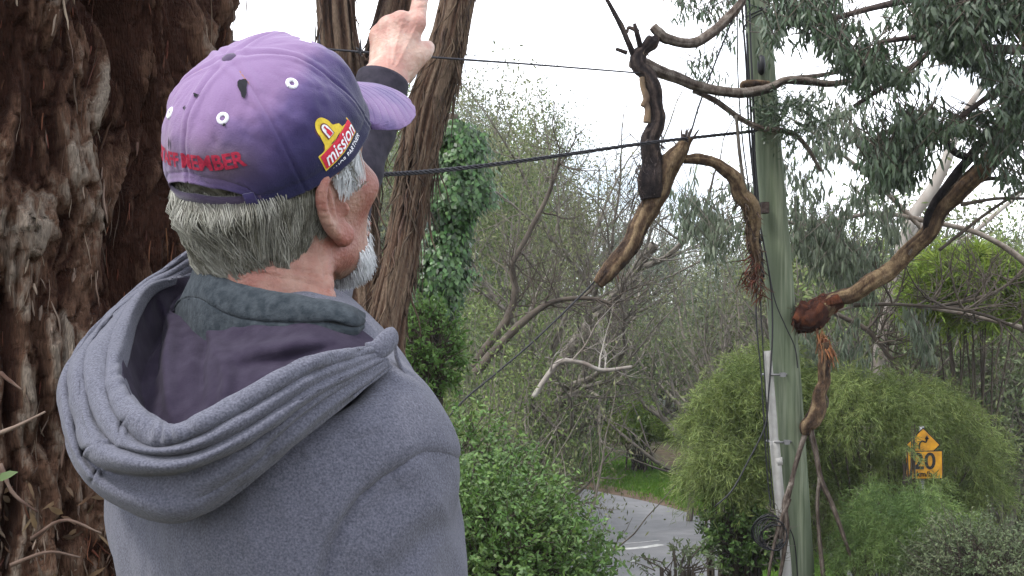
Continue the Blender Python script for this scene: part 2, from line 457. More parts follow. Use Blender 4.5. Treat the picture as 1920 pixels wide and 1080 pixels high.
    N = normals(V2, F2)
    for pl, s in (([(785, 14), (799, 13)], .0012), ([(781, 2), (803, 1)], .0012), ([(786, -40), (804, -42)], .001)):
        d, _ = px_dist(V2, pl); V2 -= N * (s * np.exp(-(d / 1.6) ** 2))[:, None]
    for pl, s in (([(735, 118), (752, 45)], .0012), ([(728, 118), (728, 55)], .001), ([(745, 122), (780, 50)], .0012)):
        d, _ = px_dist(V2, pl); V2 += N * (s * np.exp(-(d / 2.2) ** 2))[:, None]
    # trunk, arms, legs (coarse, beneath the clothes)
    f3 = Field(PB + np.array([-0.36, -0.36, -0.01]), PB + np.array([0.36, 0.62, 1.62]), 0.012)
    X, Y, Z = f3.X, f3.Y, f3.Z
    Mb = frame(50, 0)
    rb, fb = Mb[0], Mb[1]
    c0 = np.array([-0.205, 1.19, 0])
    def W(a, b, z): return c0 + rb * a + fb * b + np.array([0, 0, z])
    f3.un(d_obb(X, Y, Z, W(0, .01, 1.22), Mb, (0.165, 0.105, 0.20)))
    f3.un(d_obb(X, Y, Z, W(0, 0, 0.96), Mb, (0.155, 0.11, 0.16)), 0.05)
    f3.un(d_cone(X, Y, Z, W(-.12, 0, 1.33), W(.09, 0, 1.31), 0.045, 0.040), 0.03)
    f3.un(d_cone(X, Y, Z, W(0, 0, 1.33), P(530, 610, 1.20), 0.055, 0.045), 0.03)
    for s in (-1, 1):
        f3.un(d_cone(X, Y, Z, W(.09 * s, 0, .92), W(.095 * s, .02, .50), 0.085, 0.052), 0.03)
        f3.un(d_cone(X, Y, Z, W(.095 * s, .02, .50), W(.10 * s, -.01, .09), 0.050, 0.036), 0.02)
        f3.un(d_cone(X, Y, Z, W(.10 * s, -.03, .045), W(.115 * s, .14, .035), 0.036, 0.028), 0.02)
    f3.un(d_cone(X, Y, Z, W(.115, 0, 1.28), W(.17, -.02, 1.06), 0.038, 0.038), 0.03)
    f3.un(d_cone(X, Y, Z, W(.17, -.02, 1.06), W(.18, .10, .84), 0.036, 0.028), 0.02)
    f3.un(d_cone(X, Y, Z, W(.18, .10, .84), W(.18, .16, .76), 0.028, 0.022), 0.02)
    f3.un(d_cone(X, Y, Z, W(-.16, 0, 1.36), P(590, 500, 1.56), 0.045, 0.038), 0.03)
    f3.un(d_cone(X, Y, Z, P(590, 500, 1.56), P(712, 185, 1.685), 0.036, 0.026), 0.02)
    V3, F3 = f3.mesh(); V3 = smooth_vn(V3, F3, 1)
    V = np.vstack([V1, V2, V3]); F = np.vstack([F1, F2 + len(V1), F3 + len(V1) + len(V2)])
    me = mesh_np('body', V - PB, F, [M_skin, M_skin_hand], True, np.concatenate([np.zeros(len(F1)), np.ones(len(F2)), np.zeros(len(F3))]))
    o = link('body', me, person)
    return o, V1, F1, W, Mb
body_o, HV, HFc, Wb, Mb = body()
print('body', time.time() - T0)

# ---- cap
CF = frame(40.9, 41.6, -12.7)
CC = P(496.7, 255.2, 1.20)
def cap_r(th):
    a, b = 0.093, 0.110
    return a, b
def cap_pt(th, h, off=0.0):
    """th: angle, 0 = front, 90 deg = wearer's right; h = 0 (rim) .. 1 (button)"""
    th = np.asarray(th, float); h = np.asarray(h, float)
    hc = np.clip(h, 0, 1); phi = hc * np.pi / 2
    rho = np.cos(phi) ** 0.667
    front = np.cos(th)
    H = 0.0850 + 0.004 * front * (1 - hc)
    z = H * np.sin(phi) + (1 - hc) * (-0.014 * np.abs(np.sin(th)) - 0.006) + np.minimum(h, 0) * 0.13
    k = 1.0
    # six panels: the seams pull in a little, the panels belly out; the front panels crumple
    k = k + 0.012 * np.abs(np.sin(3 * th)) * np.sin(np.pi * np.clip(h, 0, 1)) 
    k = k + 0.020 * np.sin(2.3 * th + 1.0) * np.sin(np.pi * h) ** 2
    k = k - 0.055 * np.exp(-((th - 1.02) / 0.20) ** 2) * np.exp(-((h - 0.50) / 0.25) ** 2)
    k = k + 0.030 * np.exp(-((th - 0.62) / 0.22) ** 2) * np.exp(-((h - 0.50) / 0.3) ** 2)
    x = 0.0987 * rho * k * np.sin(th); y = 0.1038 * rho * k * np.cos(th)
    n = np.stack([np.sin(th) * np.cos(phi), np.cos(th) * np.cos(phi), np.sin(phi) + 0 * th], -1)
    p = np.stack([x, y, z], -1) + n * (off if np.isscalar(off) else np.asarray(off)[..., None])
    return CC + p @ CF
def cap_mat():
    m = bpy.data.materials.new('faded_purple_twill'); m.use_nodes = True
    n, l = m.node_tree.nodes, m.node_tree.links; b = n['Principled BSDF']
    b.inputs['Roughness'].default_value = 0.9; b.inputs['Specular IOR Level'].default_value = 0.15
    b.inputs['Sheen Weight'].default_value = 0.2
    at = n.new('ShaderNodeAttribute'); at.attribute_name = 'fade_shade'
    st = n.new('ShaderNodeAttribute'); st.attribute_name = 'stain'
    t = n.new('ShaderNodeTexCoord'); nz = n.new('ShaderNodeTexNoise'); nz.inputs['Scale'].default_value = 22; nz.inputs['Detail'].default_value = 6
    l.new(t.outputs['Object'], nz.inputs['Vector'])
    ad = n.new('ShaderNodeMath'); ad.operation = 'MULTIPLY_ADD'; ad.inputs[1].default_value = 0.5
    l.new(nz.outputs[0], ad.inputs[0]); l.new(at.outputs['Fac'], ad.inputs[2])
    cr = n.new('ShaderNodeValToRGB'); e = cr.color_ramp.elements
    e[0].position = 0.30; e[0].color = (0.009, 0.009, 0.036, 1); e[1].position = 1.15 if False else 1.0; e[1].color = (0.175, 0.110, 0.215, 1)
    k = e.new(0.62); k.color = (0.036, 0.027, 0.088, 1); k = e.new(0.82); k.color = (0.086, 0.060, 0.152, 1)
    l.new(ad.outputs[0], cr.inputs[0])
    mx_ = n.new('ShaderNodeMix'); mx_.data_type = 'RGBA'; mx_.inputs[7].default_value = (0.105, 0.072, 0.078, 1)
    l.new(st.outputs['Fac'], mx_.inputs[0]); l.new(cr.outputs[0], mx_.inputs[6])
    l.new(mx_.outputs[2], b.inputs['Base Color'])
    wv = n.new('ShaderNodeTexNoise'); wv.inputs['Scale'].default_value = 700; l.new(t.outputs['Object'], wv.inputs['Vector'])
    bp = n.new('ShaderNodeBump'); bp.inputs['Strength'].default_value = 0.35; bp.inputs['Distance'].default_value = 0.0015
    l.new(wv.outputs[0], bp.inputs['Height']); l.new(bp.outputs[0], b.inputs['Normal'])
    return m
M_cap = cap_mat()
M_white = material('white_thread', (0.75, 0.76, 0.8), 0.7, (0.6, 0.6, 0.65), 300, bump=0.3)
M_black = material('dark_hole', (0.008, 0.008, 0.012), 0.9)
M_red = material('red_thread', (0.34, 0.012, 0.04), 0.75, (0.22, 0.008, 0.03), 300, bump=0.5, bscale=900, bdist=0.001)
M_logo_red = material('logo_red_thread', (0.50, 0.02, 0.045), 0.7, (0.42, 0.015, 0.04), 300, bump=0.4, bscale=900, bdist=0.001)
M_yellow = material('logo_yellow_thread', (0.62, 0.46, 0.04), 0.7, (0.50, 0.36, 0.03), 300, bump=0.4, bscale=900, bdist=0.001)
M_brown = material('logo_brown_thread', (0.14, 0.04, 0.03), 0.7)
def cap_off(TH, H, hb):
    off = np.zeros(H.shape)
    for s in range(6):                                                     # seam tapes: two stitched ridges and a valley
        d = np.abs((TH - s * np.pi / 3 + np.pi) % (2 * np.pi) - np.pi) * np.cos(np.clip(H, 0, 1) * np.pi / 2) * 0.1
        off += 0.0012 * np.exp(-((d - 0.0035) / 0.0018) ** 2) - 0.0010 * np.exp(-(d / 0.0012) ** 2)
    X0 = np.stack([np.cos(TH) * 5, np.sin(TH) * 5, H * 6], -1).reshape(-1, 3)
    off += 0.0022 * fbm(X0, 3, 5).reshape(H.shape) * np.sin(np.pi * np.clip(H + .1, 0, 1))
    return off
def cap():
    NT, NH = 264, 80
    th = np.linspace(0, 2 * np.pi, NT, endpoint=False)
    dth = np.abs((th - np.pi + np.pi) % (2 * np.pi) - np.pi)            # distance from the back centre
    dth = np.abs(th - np.pi)
    hb = np.where(dth < 0.62, 0.185 * np.sqrt(np.clip(1 - (dth / 0.62) ** 2, 0, 1)), 0)
    hh = np.linspace(0, 1, NH)
    H = hb[None, :] + (0.995 - hb[None, :]) * hh[:, None]
    TH = np.broadcast_to(th, H.shape)
    off = cap_off(TH, H, hb)
    e = (H - hb[None, :]); off += 0.0012 * np.exp(-(e / 0.02) ** 2) - 0.001 * np.exp(-((e - 0.07) / 0.012) ** 2)   # hem
    V = cap_pt(TH.ravel(), H.ravel(), off.ravel())
    F = grid_faces(NT, NH, True)
    V = np.vstack([V, cap_pt(0, 1.0)[None]]); m = len(V) - 1
    i = np.arange(NT); T3 = np.stack([(NH - 1) * NT + i, (NH - 1) * NT + (i + 1) % NT, np.full(NT, m)], 1)
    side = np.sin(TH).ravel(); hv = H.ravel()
    fade_shade = 0.60 + 0.35 * hv - 0.80 * np.clip(side, 0, 1) ** .8 * np.clip(1 - hv * 1.45, 0, 1) - 0.15 * np.exp(-((TH.ravel() - 1.0) / 0.3) ** 2) * (hv < .7) * hv  # lower right and front crease darkened: worn fading plus shade put into the colour
    fade_shade = np.append(fade_shade, 0.9)
    stain = 0.75 * np.exp(-((TH.ravel() - 2.75) / 0.35) ** 2) * np.exp(-((hv - 0.34) / 0.14) ** 2) + 0.35 * np.exp(-((TH.ravel() - 3.5) / 0.3) ** 2) * np.exp(-((hv - 0.4) / 0.14) ** 2)
    stain = np.append(np.clip(stain, 0, 1), 0)
    me = mesh_np('cap', V - PB, [F, T3], [M_cap], True, attr={'fade_shade': fade_shade, 'stain': stain})
    c = link('cap', me, person)
    md = c.modifiers.new('s', 'SOLIDIFY'); md.thickness = 0.0018; md.offset = -1
    # brim: curved visor with stitched rings
    NU, NV = 90, 96
    us = np.linspace(-1.0, 1.0, NU); vv = np.linspace(0, 1, NV)
    U, Vv = np.meshgrid(us, vv)
    a = U * 0.98                                                            # angle around the front
    base = cap_pt(a.ravel(), np.full(a.size, 0.0), 0.0).reshape(NV, NU, 3)
    L = 0.072 * np.sqrt(np.clip(1 - np.abs(U) ** 2.6, 0, 1)) + 0.0
    dr = R(31)
    out = np.stack([np.sin(a) * 0.45 * math.cos(dr), np.full(a.shape, math.cos(dr)), -math.sin(dr) - 0.25 * a * a], -1)
    ow = out @ CF; dn = np.array([0, 0, -1.0]) @ CF
    V = base + ow * (Vv * L)[..., None] + dn * (0.002 * (np.abs(U) ** 2) * Vv + 0.004 * Vv ** 2)[..., None]
    ring = 0.0011 * np.exp(-((((Vv * L) % 0.0085) - 0.00425) / .0009) ** 2) * (L > .01)
    V = V + dn * ring[..., None]
    bm = mesh_np('brim', V.reshape(-1, 3) - PB, grid_faces(NU, NV)[:, ::-1], [M_cap], True, attr={'fade_shade': np.full(NU * NV, 0.66), 'stain': np.zeros(NU * NV)})
    b = link('brim', bm, c); md = b.modifiers.new('s', 'SOLIDIFY'); md.thickness = 0.003; md.offset = -1
    # button
    p = cap_pt(0, 1.0); u = CF[2]
    q = [p - u * .003, p, p + u * .0035, p + u * .0055]
    V, (F, T) = tube(np.array(q), [0.0085, 0.0088, 0.0065, 0.002], 18)
    bt = mesh_np('cap_button', V - PB, [F, T], [M_cap], True, attr={'fade_shade': np.full(len(V), .35), 'stain': np.full(len(V), .4)})
    link('cap_button', bt, c)
    # eyelets: a stitched ring round a dark hole
    for k, (t, h) in enumerate(((30, .6175), (90, .6175), (150, .6175), (210, .6175), (270, .6175), (330, .6175))):
        t = R(t); e_t = 0.011 / (0.1 * math.cos(h * math.pi / 2))
        mb = MB(); cen = cap_pt(t, h, 0.001)
        d1 = cap_pt(t + .01, h, .001) - cen; d1 /= np.linalg.norm(d1); d2 = cap_pt(t, h + .01, .001) - cen; d2 /= np.linalg.norm(d2)
        an = np.linspace(0, 2 * np.pi, 25)
        add_tube(mb, cen + 0.0042 * (np.cos(an)[:, None] * d1 + np.sin(an)[:, None] * d2), 0.0019, 8, False)
        V, F = mb.get(); o = part('eyelet', V, F, M_white, c, base=PB)
        nrm = np.cross(d1, d2)
        V = cen + 0.0033 * (np.cos(an[:-1])[:, None] * d1 + np.sin(an[:-1])[:, None] * d2) + nrm * 0.0006
        V = np.vstack([V, cen + nrm * 0.0006]); i = np.arange(24)
        part('eyelet_hole', V, np.stack([i, (i + 1) % 24, np.full(24, 24)], 1), M_black, c, base=PB)
    return c
cap_o = cap()
def cap_angle_of(px, py):
    """the cap surface point that the photo shows at a pixel -> (th,h)"""
    T, Hh = np.meshgrid(np.linspace(0, 2 * np.pi, 361), np.linspace(0, 1, 101))
    V = cap_pt(T.ravel(), Hh.ravel()); x, y = proj(V)
    nrm = V - (CC + CF[2] * .03); facing = np.einsum('ij,ij->i', nrm, V - np.array([0, 0, CAMZ])) < 0
    d = np.hypot(x - px, y - py) + (~facing) * 1e4
    j = int(np.argmin(d)); return T.ravel()[j], Hh.ravel()[j]
def text_mesh(body_, size=1.0, bold=0.0, shear=0.0, extr=0.0, spacing=1.0):
    cu = bpy.data.curves.new('t', 'FONT'); cu.body = body_; cu.size = size; cu.align_x = 'CENTER'; cu.align_y = 'CENTER'
    cu.offset = bold; cu.shear = shear; cu.extrude = extr; cu.resolution_u = 4; cu.space_character = spacing
    o = bpy.data.objects.new('t', cu); COL.objects.link(o)
    me = bpy.data.meshes.new_from_object(o.evaluated_get(bpy.context.evaluated_depsgraph_get()))
    bpy.data.objects.remove(o); return me
def bend_on_cap(name, V2, F, mat, th0, h0, ang, off, parent):
    """V2: layout in metres (x right, y up); laid on the cap round (th0,h0), turned by ang"""
    c, s = math.cos(ang), math.sin(ang)
    x = V2[:, 0] * c - V2[:, 1] * s; y = V2[:, 0] * s + V2[:, 1] * c
    rr = 0.102 * math.cos(h0 * math.pi / 2) ** 0.8
    th = th0 - x / rr; h = h0 + y / 0.135
    return part(name, cap_pt(th, h, off + cap_off(th, h, 0)), F, mat, parent, base=PB, smooth=False)
def mesh_arrays(me):
    V = np.empty(len(me.vertices) * 3); me.vertices.foreach_get('co', V)
    bm = []
    me.calc_loop_triangles(); t = np.empty(len(me.loop_triangles) * 3, np.int32); me.loop_triangles.foreach_get('vertices', t)
    return V.reshape(-1, 3), t.reshape(-1, 3)
def subdiv_tri(V, F, it=1):
    for _ in range(it):
        e = {}
        V = list(map(tuple, V)); NF = []
        def mid(a, b):
            k = (min(a, b), max(a, b))
            if k not in e: e[k] = len(V); V.append(tuple((np.array(V[a]) + np.array(V[b])) / 2))
            return e[k]
        for a, b, c in F:
            ab, bc, ca = mid(a, b), mid(b, c), mid(c, a); NF += [(a, ab, ca), (ab, b, bc), (ca, bc, c), (ab, bc, ca)]
        V = np.array(V); F = np.array(NF)
    return V, F
def cap_marks():
    # "STAFF MEMBER" over the back opening
    me = text_mesh('STAFF MEMBER', 0.0172, 0.0006, 0, 0, 1.0); V, F = mesh_arrays(me)
    V, F = subdiv_tri(V, F, 2)
    bend_on_cap('embroidered_lettering', V * np.array([1, 1.05, 1]), F, M_red, np.pi - 0.02, 0.335, 0.0, 0.0034, cap_o)
    # holes and frays
    for px, py, w, h, a in ((458, 166, .0038, .0085, -.3), (322, 268, .0014, .005, 0), (371, 180, .0028, .0014, 0), (350, 205, .0017, .0017, 0), (424, 236, .0013, .0013, 0)):
        t, hh = cap_angle_of(px, py); an = np.linspace(0, 2 * np.pi, 15)[:-1]
        jag = 1 + 0.25 * np.sin(an * 3 + px)
        V = np.stack([np.cos(an) * w * jag, np.sin(an) * h * jag * np.where(np.sin(an) < 0, 1.2, .8), 0 * an], 1)
        V = np.vstack([V, [0, 0, 0]]); i = np.arange(14)
        bend_on_cap('torn_hole', V, np.stack([i, (i + 1) % 14, np.full(14, 14)], 1), M_black, t, hh, a, 0.0032, cap_o)
    # side badge
    t0, h0 = cap_angle_of(628, 262)
    ang = R(8)
    def lay(name, pts, mat, off, sub=2):
        pts = np.array(pts, float); n = len(pts); c = pts.mean(0)
        V = np.vstack([np.c_[pts, np.zeros(n)], [c[0], c[1], 0]]); i = np.arange(n)
        F = np.stack([i, (i + 1) % n, np.full(n, n)], 1); V, F = subdiv_tri(V, F, sub)
        return bend_on_cap(name, V, F, mat, t0, h0, ang, off, cap_o)
    k = 0.001
    lay('badge_band', np.array([(-26, -7.5), (25, -7.5), (27, 7), (-25, 7)]) * k + np.array([0, -.006]), M_yellow, 0.0020)
    lay('badge_band', np.array([(-24.5, -6.3), (24, -6.3), (25.6, 5.8), (-23.6, 5.8)]) * k + np.array([0, -.006]), M_logo_red, 0.0027)
    an = np.linspace(0, np.pi, 15)
    bell = [(-15, 0)] + [(-11.5, 3.5), (-10.5, 9)] + [(9.5 * math.cos(a) * 1.02, 12 + 12 * math.sin(a)) for a in an[::-1]] + [(10.5, 9), (13, 6.5), (18, 5.5), (19, 0)]
    lay('badge_bell', np.array(bell) * k + np.array([-.003, .0005]), M_brown, 0.0018)
    bell2 = [(x * .9, y * .93) for x, y in bell]
    lay('badge_bell', np.array(bell2) * k + np.array([-.003, .0008]), M_yellow, 0.0025)
    arch = [(-4.6, 4), (-4.6, 11)] + [(4.6 * math.cos(a), 11 + 6 * math.sin(a)) for a in an[::-1]] + [(4.6, 11), (4.6, 4)]
    lay('badge_arch', np.array(arch) * k + np.array([-.003, .001]), M_brown, 0.0030, 1)
    arch2 = [(x * .75, 4.6 + (y - 4) * .86) for x, y in arch]
    lay('badge_arch', np.array(arch2) * k + np.array([-.003, .001]), M_white, 0.0034, 1)
    lay('badge_figure', np.array([(-1.6, 5), (2.4, 5), (2.2, 9), (1.0, 12), (1.4, 14), (-.6, 14), (-.4, 11), (-1.9, 9)]) * k + np.array([-.003, .001]), M_logo_red, 0.0038, 1)
    me = text_mesh('mission', 0.0150, 0.0002, 0.25, 0, 1.02); V, F = mesh_arrays(me); V, F = subdiv_tri(V, F, 2)
    V = V * np.array([0.98, 1.0, 1]) + np.array([0.0005, -0.0065, 0])
    bend_on_cap('badge_lettering', V, F, M_white, t0, h0, ang, 0.0036, cap_o)
    me = text_mesh('MAJOR PARTNER', 0.0060, 0.0001, 0, 0, 1.1); V, F = mesh_arrays(me); V, F = subdiv_tri(V, F, 1)
    bend_on_cap('badge_lettering', V + np.array([0.003, -0.0185, 0]), F, M_white, t0, h0, ang, 0.0018, cap_o)
    # adjuster strap across the opening
    t = np.linspace(np.pi - 0.66, np.pi + 0.66, 40)
    rows = [cap_pt(t, np.full(40, h), o) for h, o in ((-0.035, -0.003), (0.0, -0.0015), (0.045, 0.0), (0.09, -0.0015))]
    V = np.array(rows).reshape(-1, 3)
    F = grid_faces(40, 4)
    me = mesh_np('adjuster_strap', V - PB, F, [M_cap], True, attr={'fade_shade': np.full(len(V), .10), 'stain': np.full(len(V), .3)})
    o = link('adjuster_strap', me, cap_o); md = o.modifiers.new('s', 'SOLIDIFY'); md.thickness = 0.0018
    t = np.linspace(np.pi - 0.62, np.pi - 0.52, 8)
    V = np.array([cap_pt(t, np.full(8, h), 0.003) for h in (-0.05, -0.02, 0.05, 0.115)]).reshape(-1, 3)
    me = mesh_np('strap_loop', V - PB, grid_faces(8, 4), [M_cap], True, attr={'fade_shade': np.full(len(V), .22), 'stain': np.zeros(len(V))})
    o = link('strap_loop', me, cap_o); md = o.modifiers.new('s', 'SOLIDIFY'); md.thickness = 0.0015
cap_marks()
print('cap', time.time() - T0)

# ---- hair
def ribbon_strands(paths, w0, w1, nseg):
    """paths (N,nseg,3) -> three-sided tapering strands"""
    N = len(paths); T = np.gradient(paths, axis=1); T /= np.linalg.norm(T, axis=2)[..., None] + 1e-9
    a = np.cross(T, np.array([0.3, -0.9, 0.2])); a /= np.linalg.norm(a, axis=2)[..., None] + 1e-9; b = np.cross(T, a)
    w = np.linspace(1, 0.25, nseg)[None, :, None] * (w0 + (w1 - w0) * rng.random(N))[:, None, None]
    R3 = [paths + w * (math.cos(q) * a + math.sin(q) * b) for q in (0, 2.094, 4.189)]
    V = np.stack(R3, 2).reshape(-1, 3)
    F = []
    base = (np.arange(N) * nseg * 3)[:, None, None]
    for s in range(nseg - 1):
        for k in range(3):
            k2 = (k + 1) % 3
            F.append(np.array([s * 3 + k, s * 3 + k2, (s + 1) * 3 + k2, (s + 1) * 3 + k]))
    F = (base + np.array(F)[None]).reshape(-1, 4)
    return V, F
def head_bvh(V, F):
    return BVHTree.FromPolygons([tuple(v) for v in V.tolist()], F.tolist())
def hair():
    fl = Field(HC + np.array([-0.17, -0.16, -0.22]), HC + np.array([0.19, 0.16, 0.06]), 0.003)
    x0, y0, z0 = fl.X - HC[0], fl.Y - HC[1], fl.Z - HC[2]
    X = HF[0][0] * x0 + HF[0][1] * y0 + HF[0][2] * z0; Y = HF[1][0] * x0 + HF[1][1] * y0 + HF[1][2] * z0; Z = HF[2][0] * x0 + HF[2][1] * y0 + HF[2][2] * z0
    aX = np.abs(X)
    fl.un(d_ell(X, Y, Z, (0, -0.012, -0.02), (0.080, 0.100, 0.090)))
    fl.un(d_ell(X, Y, Z, (0, -0.045, -0.088), (0.060, 0.052, 0.062)), 0.03)
    fl.D = fl.D
    # cut away the face, round the ears and the nape
    fl.sub(Z + 0.142 - Y * 0.25, 0.02)
    fl.sub(np.maximum(-(Y + 0.022 + 0.25 * (Z + 0.035)), Z + 0.028), 0.006)
    fl.sub(0.045 - Y, 0.004)
    # sideburns
    fl.un(d_cone(aX, Y, Z, (0.072, 0.030, 0.0), (0.070, 0.034, -0.042), 0.012, 0.007), 0.008)
    V, F = fl.mesh(); V = inside_cap(smooth_vn(V, F, 2))
    N = normals(V, F)
    V = V + N * (0.0020 * fbm((V @ np.array([[1, 0, 0], [0, 1, 0], [0, 0, .25]])) * 120, 3, 3))[:, None]
    o = part('hair', V, F, M_hair, person, base=PB)
    bv = head_bvh(V, F)
    L = (V - HC) @ HF.T
    # strands: roots over the shell, running down it
    ok = (L[:, 2] < 0.03) & (L[:, 2] > -0.135) & (L[:, 1] < 0.02) & (N[:, 1] < 0.75)
    Lc = (V - CC) @ CF.T; ok &= (Lc[:, 2] < 0.004)
    idx = rng.choice(np.nonzero(ok)[0], 8800)
    nseg = 6; Pp = np.zeros((len(idx), nseg, 3)); cur = V[idx] + N[idx] * 0.001
    up = HF[2]; side = HF[0]
    lock = vnoise(V[idx] * 75, 2); lock2 = vnoise(V[idx] * 30, 9)
    ln = (0.0105 + 0.005 * rng.random(len(idx)))
    for s in range(nseg):
        Pp[:, s] = cur
        nn = np.zeros_like(cur); surf = np.zeros_like(cur)
        for j in range(len(cur)):
            a, b, _, _ = bv.find_nearest(cur[j]); surf[j] = a; nn[j] = b
        d = -up[None] * 0.55 + np.array([0, 0, -.55]) + side[None] * (0.28 + 0.40 * lock + 0.45 * np.sin(s * .8 + lock2 * 5))[:, None]
        d = d - nn * np.einsum('ij,ij->i', d, nn)[:, None]; d /= np.linalg.norm(d, axis=1)[:, None] + 1e-9
        lift = 0.0010 + 0.0002 * s + 0.0020 * np.clip(lock, 0, 1) + 0.0010 * rng.random(len(cur))
        cur = inside_cap(surf + nn * lift[:, None] + d * ln[:, None], .93)
    V2, F2 = ribbon_strands(Pp, 0.00040, 0.00075, nseg)
    la = np.repeat(np.clip(0.5 + 0.9 * vnoise(V[idx] * 130, 21), 0, 1), nseg * 3)
    s1 = part('hair_strands', V2, F2, M_strand, o, base=PB, kind='stuff', attr={'lock': la})
    # white sideburn strands in front of the ear, under the brim
    n = 420; rr = np.zeros((n, 6, 3))
    a = rng.random(n); t = rng.random(n)
    for j in range(n):
        p0 = np.array([0.0805 - .004 * t[j], 0.004 + 0.044 * t[j], 0.0 - .008 * a[j]])
        l = 0.052 * (1 - 0.35 * abs(t[j] - .4)) * (0.7 + .4 * a[j])
        for s in range(6):
            q = s / 5
            rr[j, s] = p0 + np.array([0.002 + .004 * math.sin(q * 2.5 + t[j] * 5) * a[j] + 0.002 * q, -0.010 * q + .003 * math.sin(q * 3 + a[j] * 6), -l * q])
    Q = HC + rr @ HF
    for k in range(n):
        for s in range(6):
            p = Q[k, s]; a_, b_, _, dd = HB.find_nearest(p)
            if (p - np.array(a_)) @ np.array(b_) < 0.0015 + .0015 * a[k]: Q[k, s] = np.array(a_) + np.array(b_) * (0.002 + .002 * a[k])
    V3, F3 = ribbon_strands(Q, 0.0005, 0.0010, 6)
    part('sideburn', V3, F3, M_hairw, o, base=PB, kind='stuff')
    # beard on jaw and chin
    Lh = (HV - HC) @ HF.T; Nh = normals(HV, HFc)
    ok = (Lh[:, 1] > 0.040) & (Lh[:, 2] < -0.122) & (Lh[:, 2] > -0.19)
    ok |= (Lh[:, 1] > 0.080) & (np.abs(Lh[:, 0]) < 0.035) & (Lh[:, 2] < -0.095) & (Lh[:, 2] > -0.108)
    idx = rng.choice(np.nonzero(ok)[0], 2600)
    nn = Nh[idx]; d0 = nn * 0.28 - HF[2][None] * 0.8 + rng.normal(0, .16, nn.shape)
    d0 /= np.linalg.norm(d0, axis=1)[:, None]
    ln = 0.006 + 0.005 * rng.random(len(idx))
    Pp = HV[idx][:, None] + d0[:, None] * (np.linspace(0, 1, 4)[None, :] * ln[:, None])[..., None] + np.array([0, 0, -0.004]) * (np.linspace(0, 1, 4) ** 2)[None, :, None]
    V4, F4 = ribbon_strands(Pp, 0.00045, 0.0008, 4)
    part('beard', V4, F4, M_hairw, person, base=PB, kind='stuff')
HB = head_bvh(HV, HFc)
hair()
print('hair', time.time() - T0)
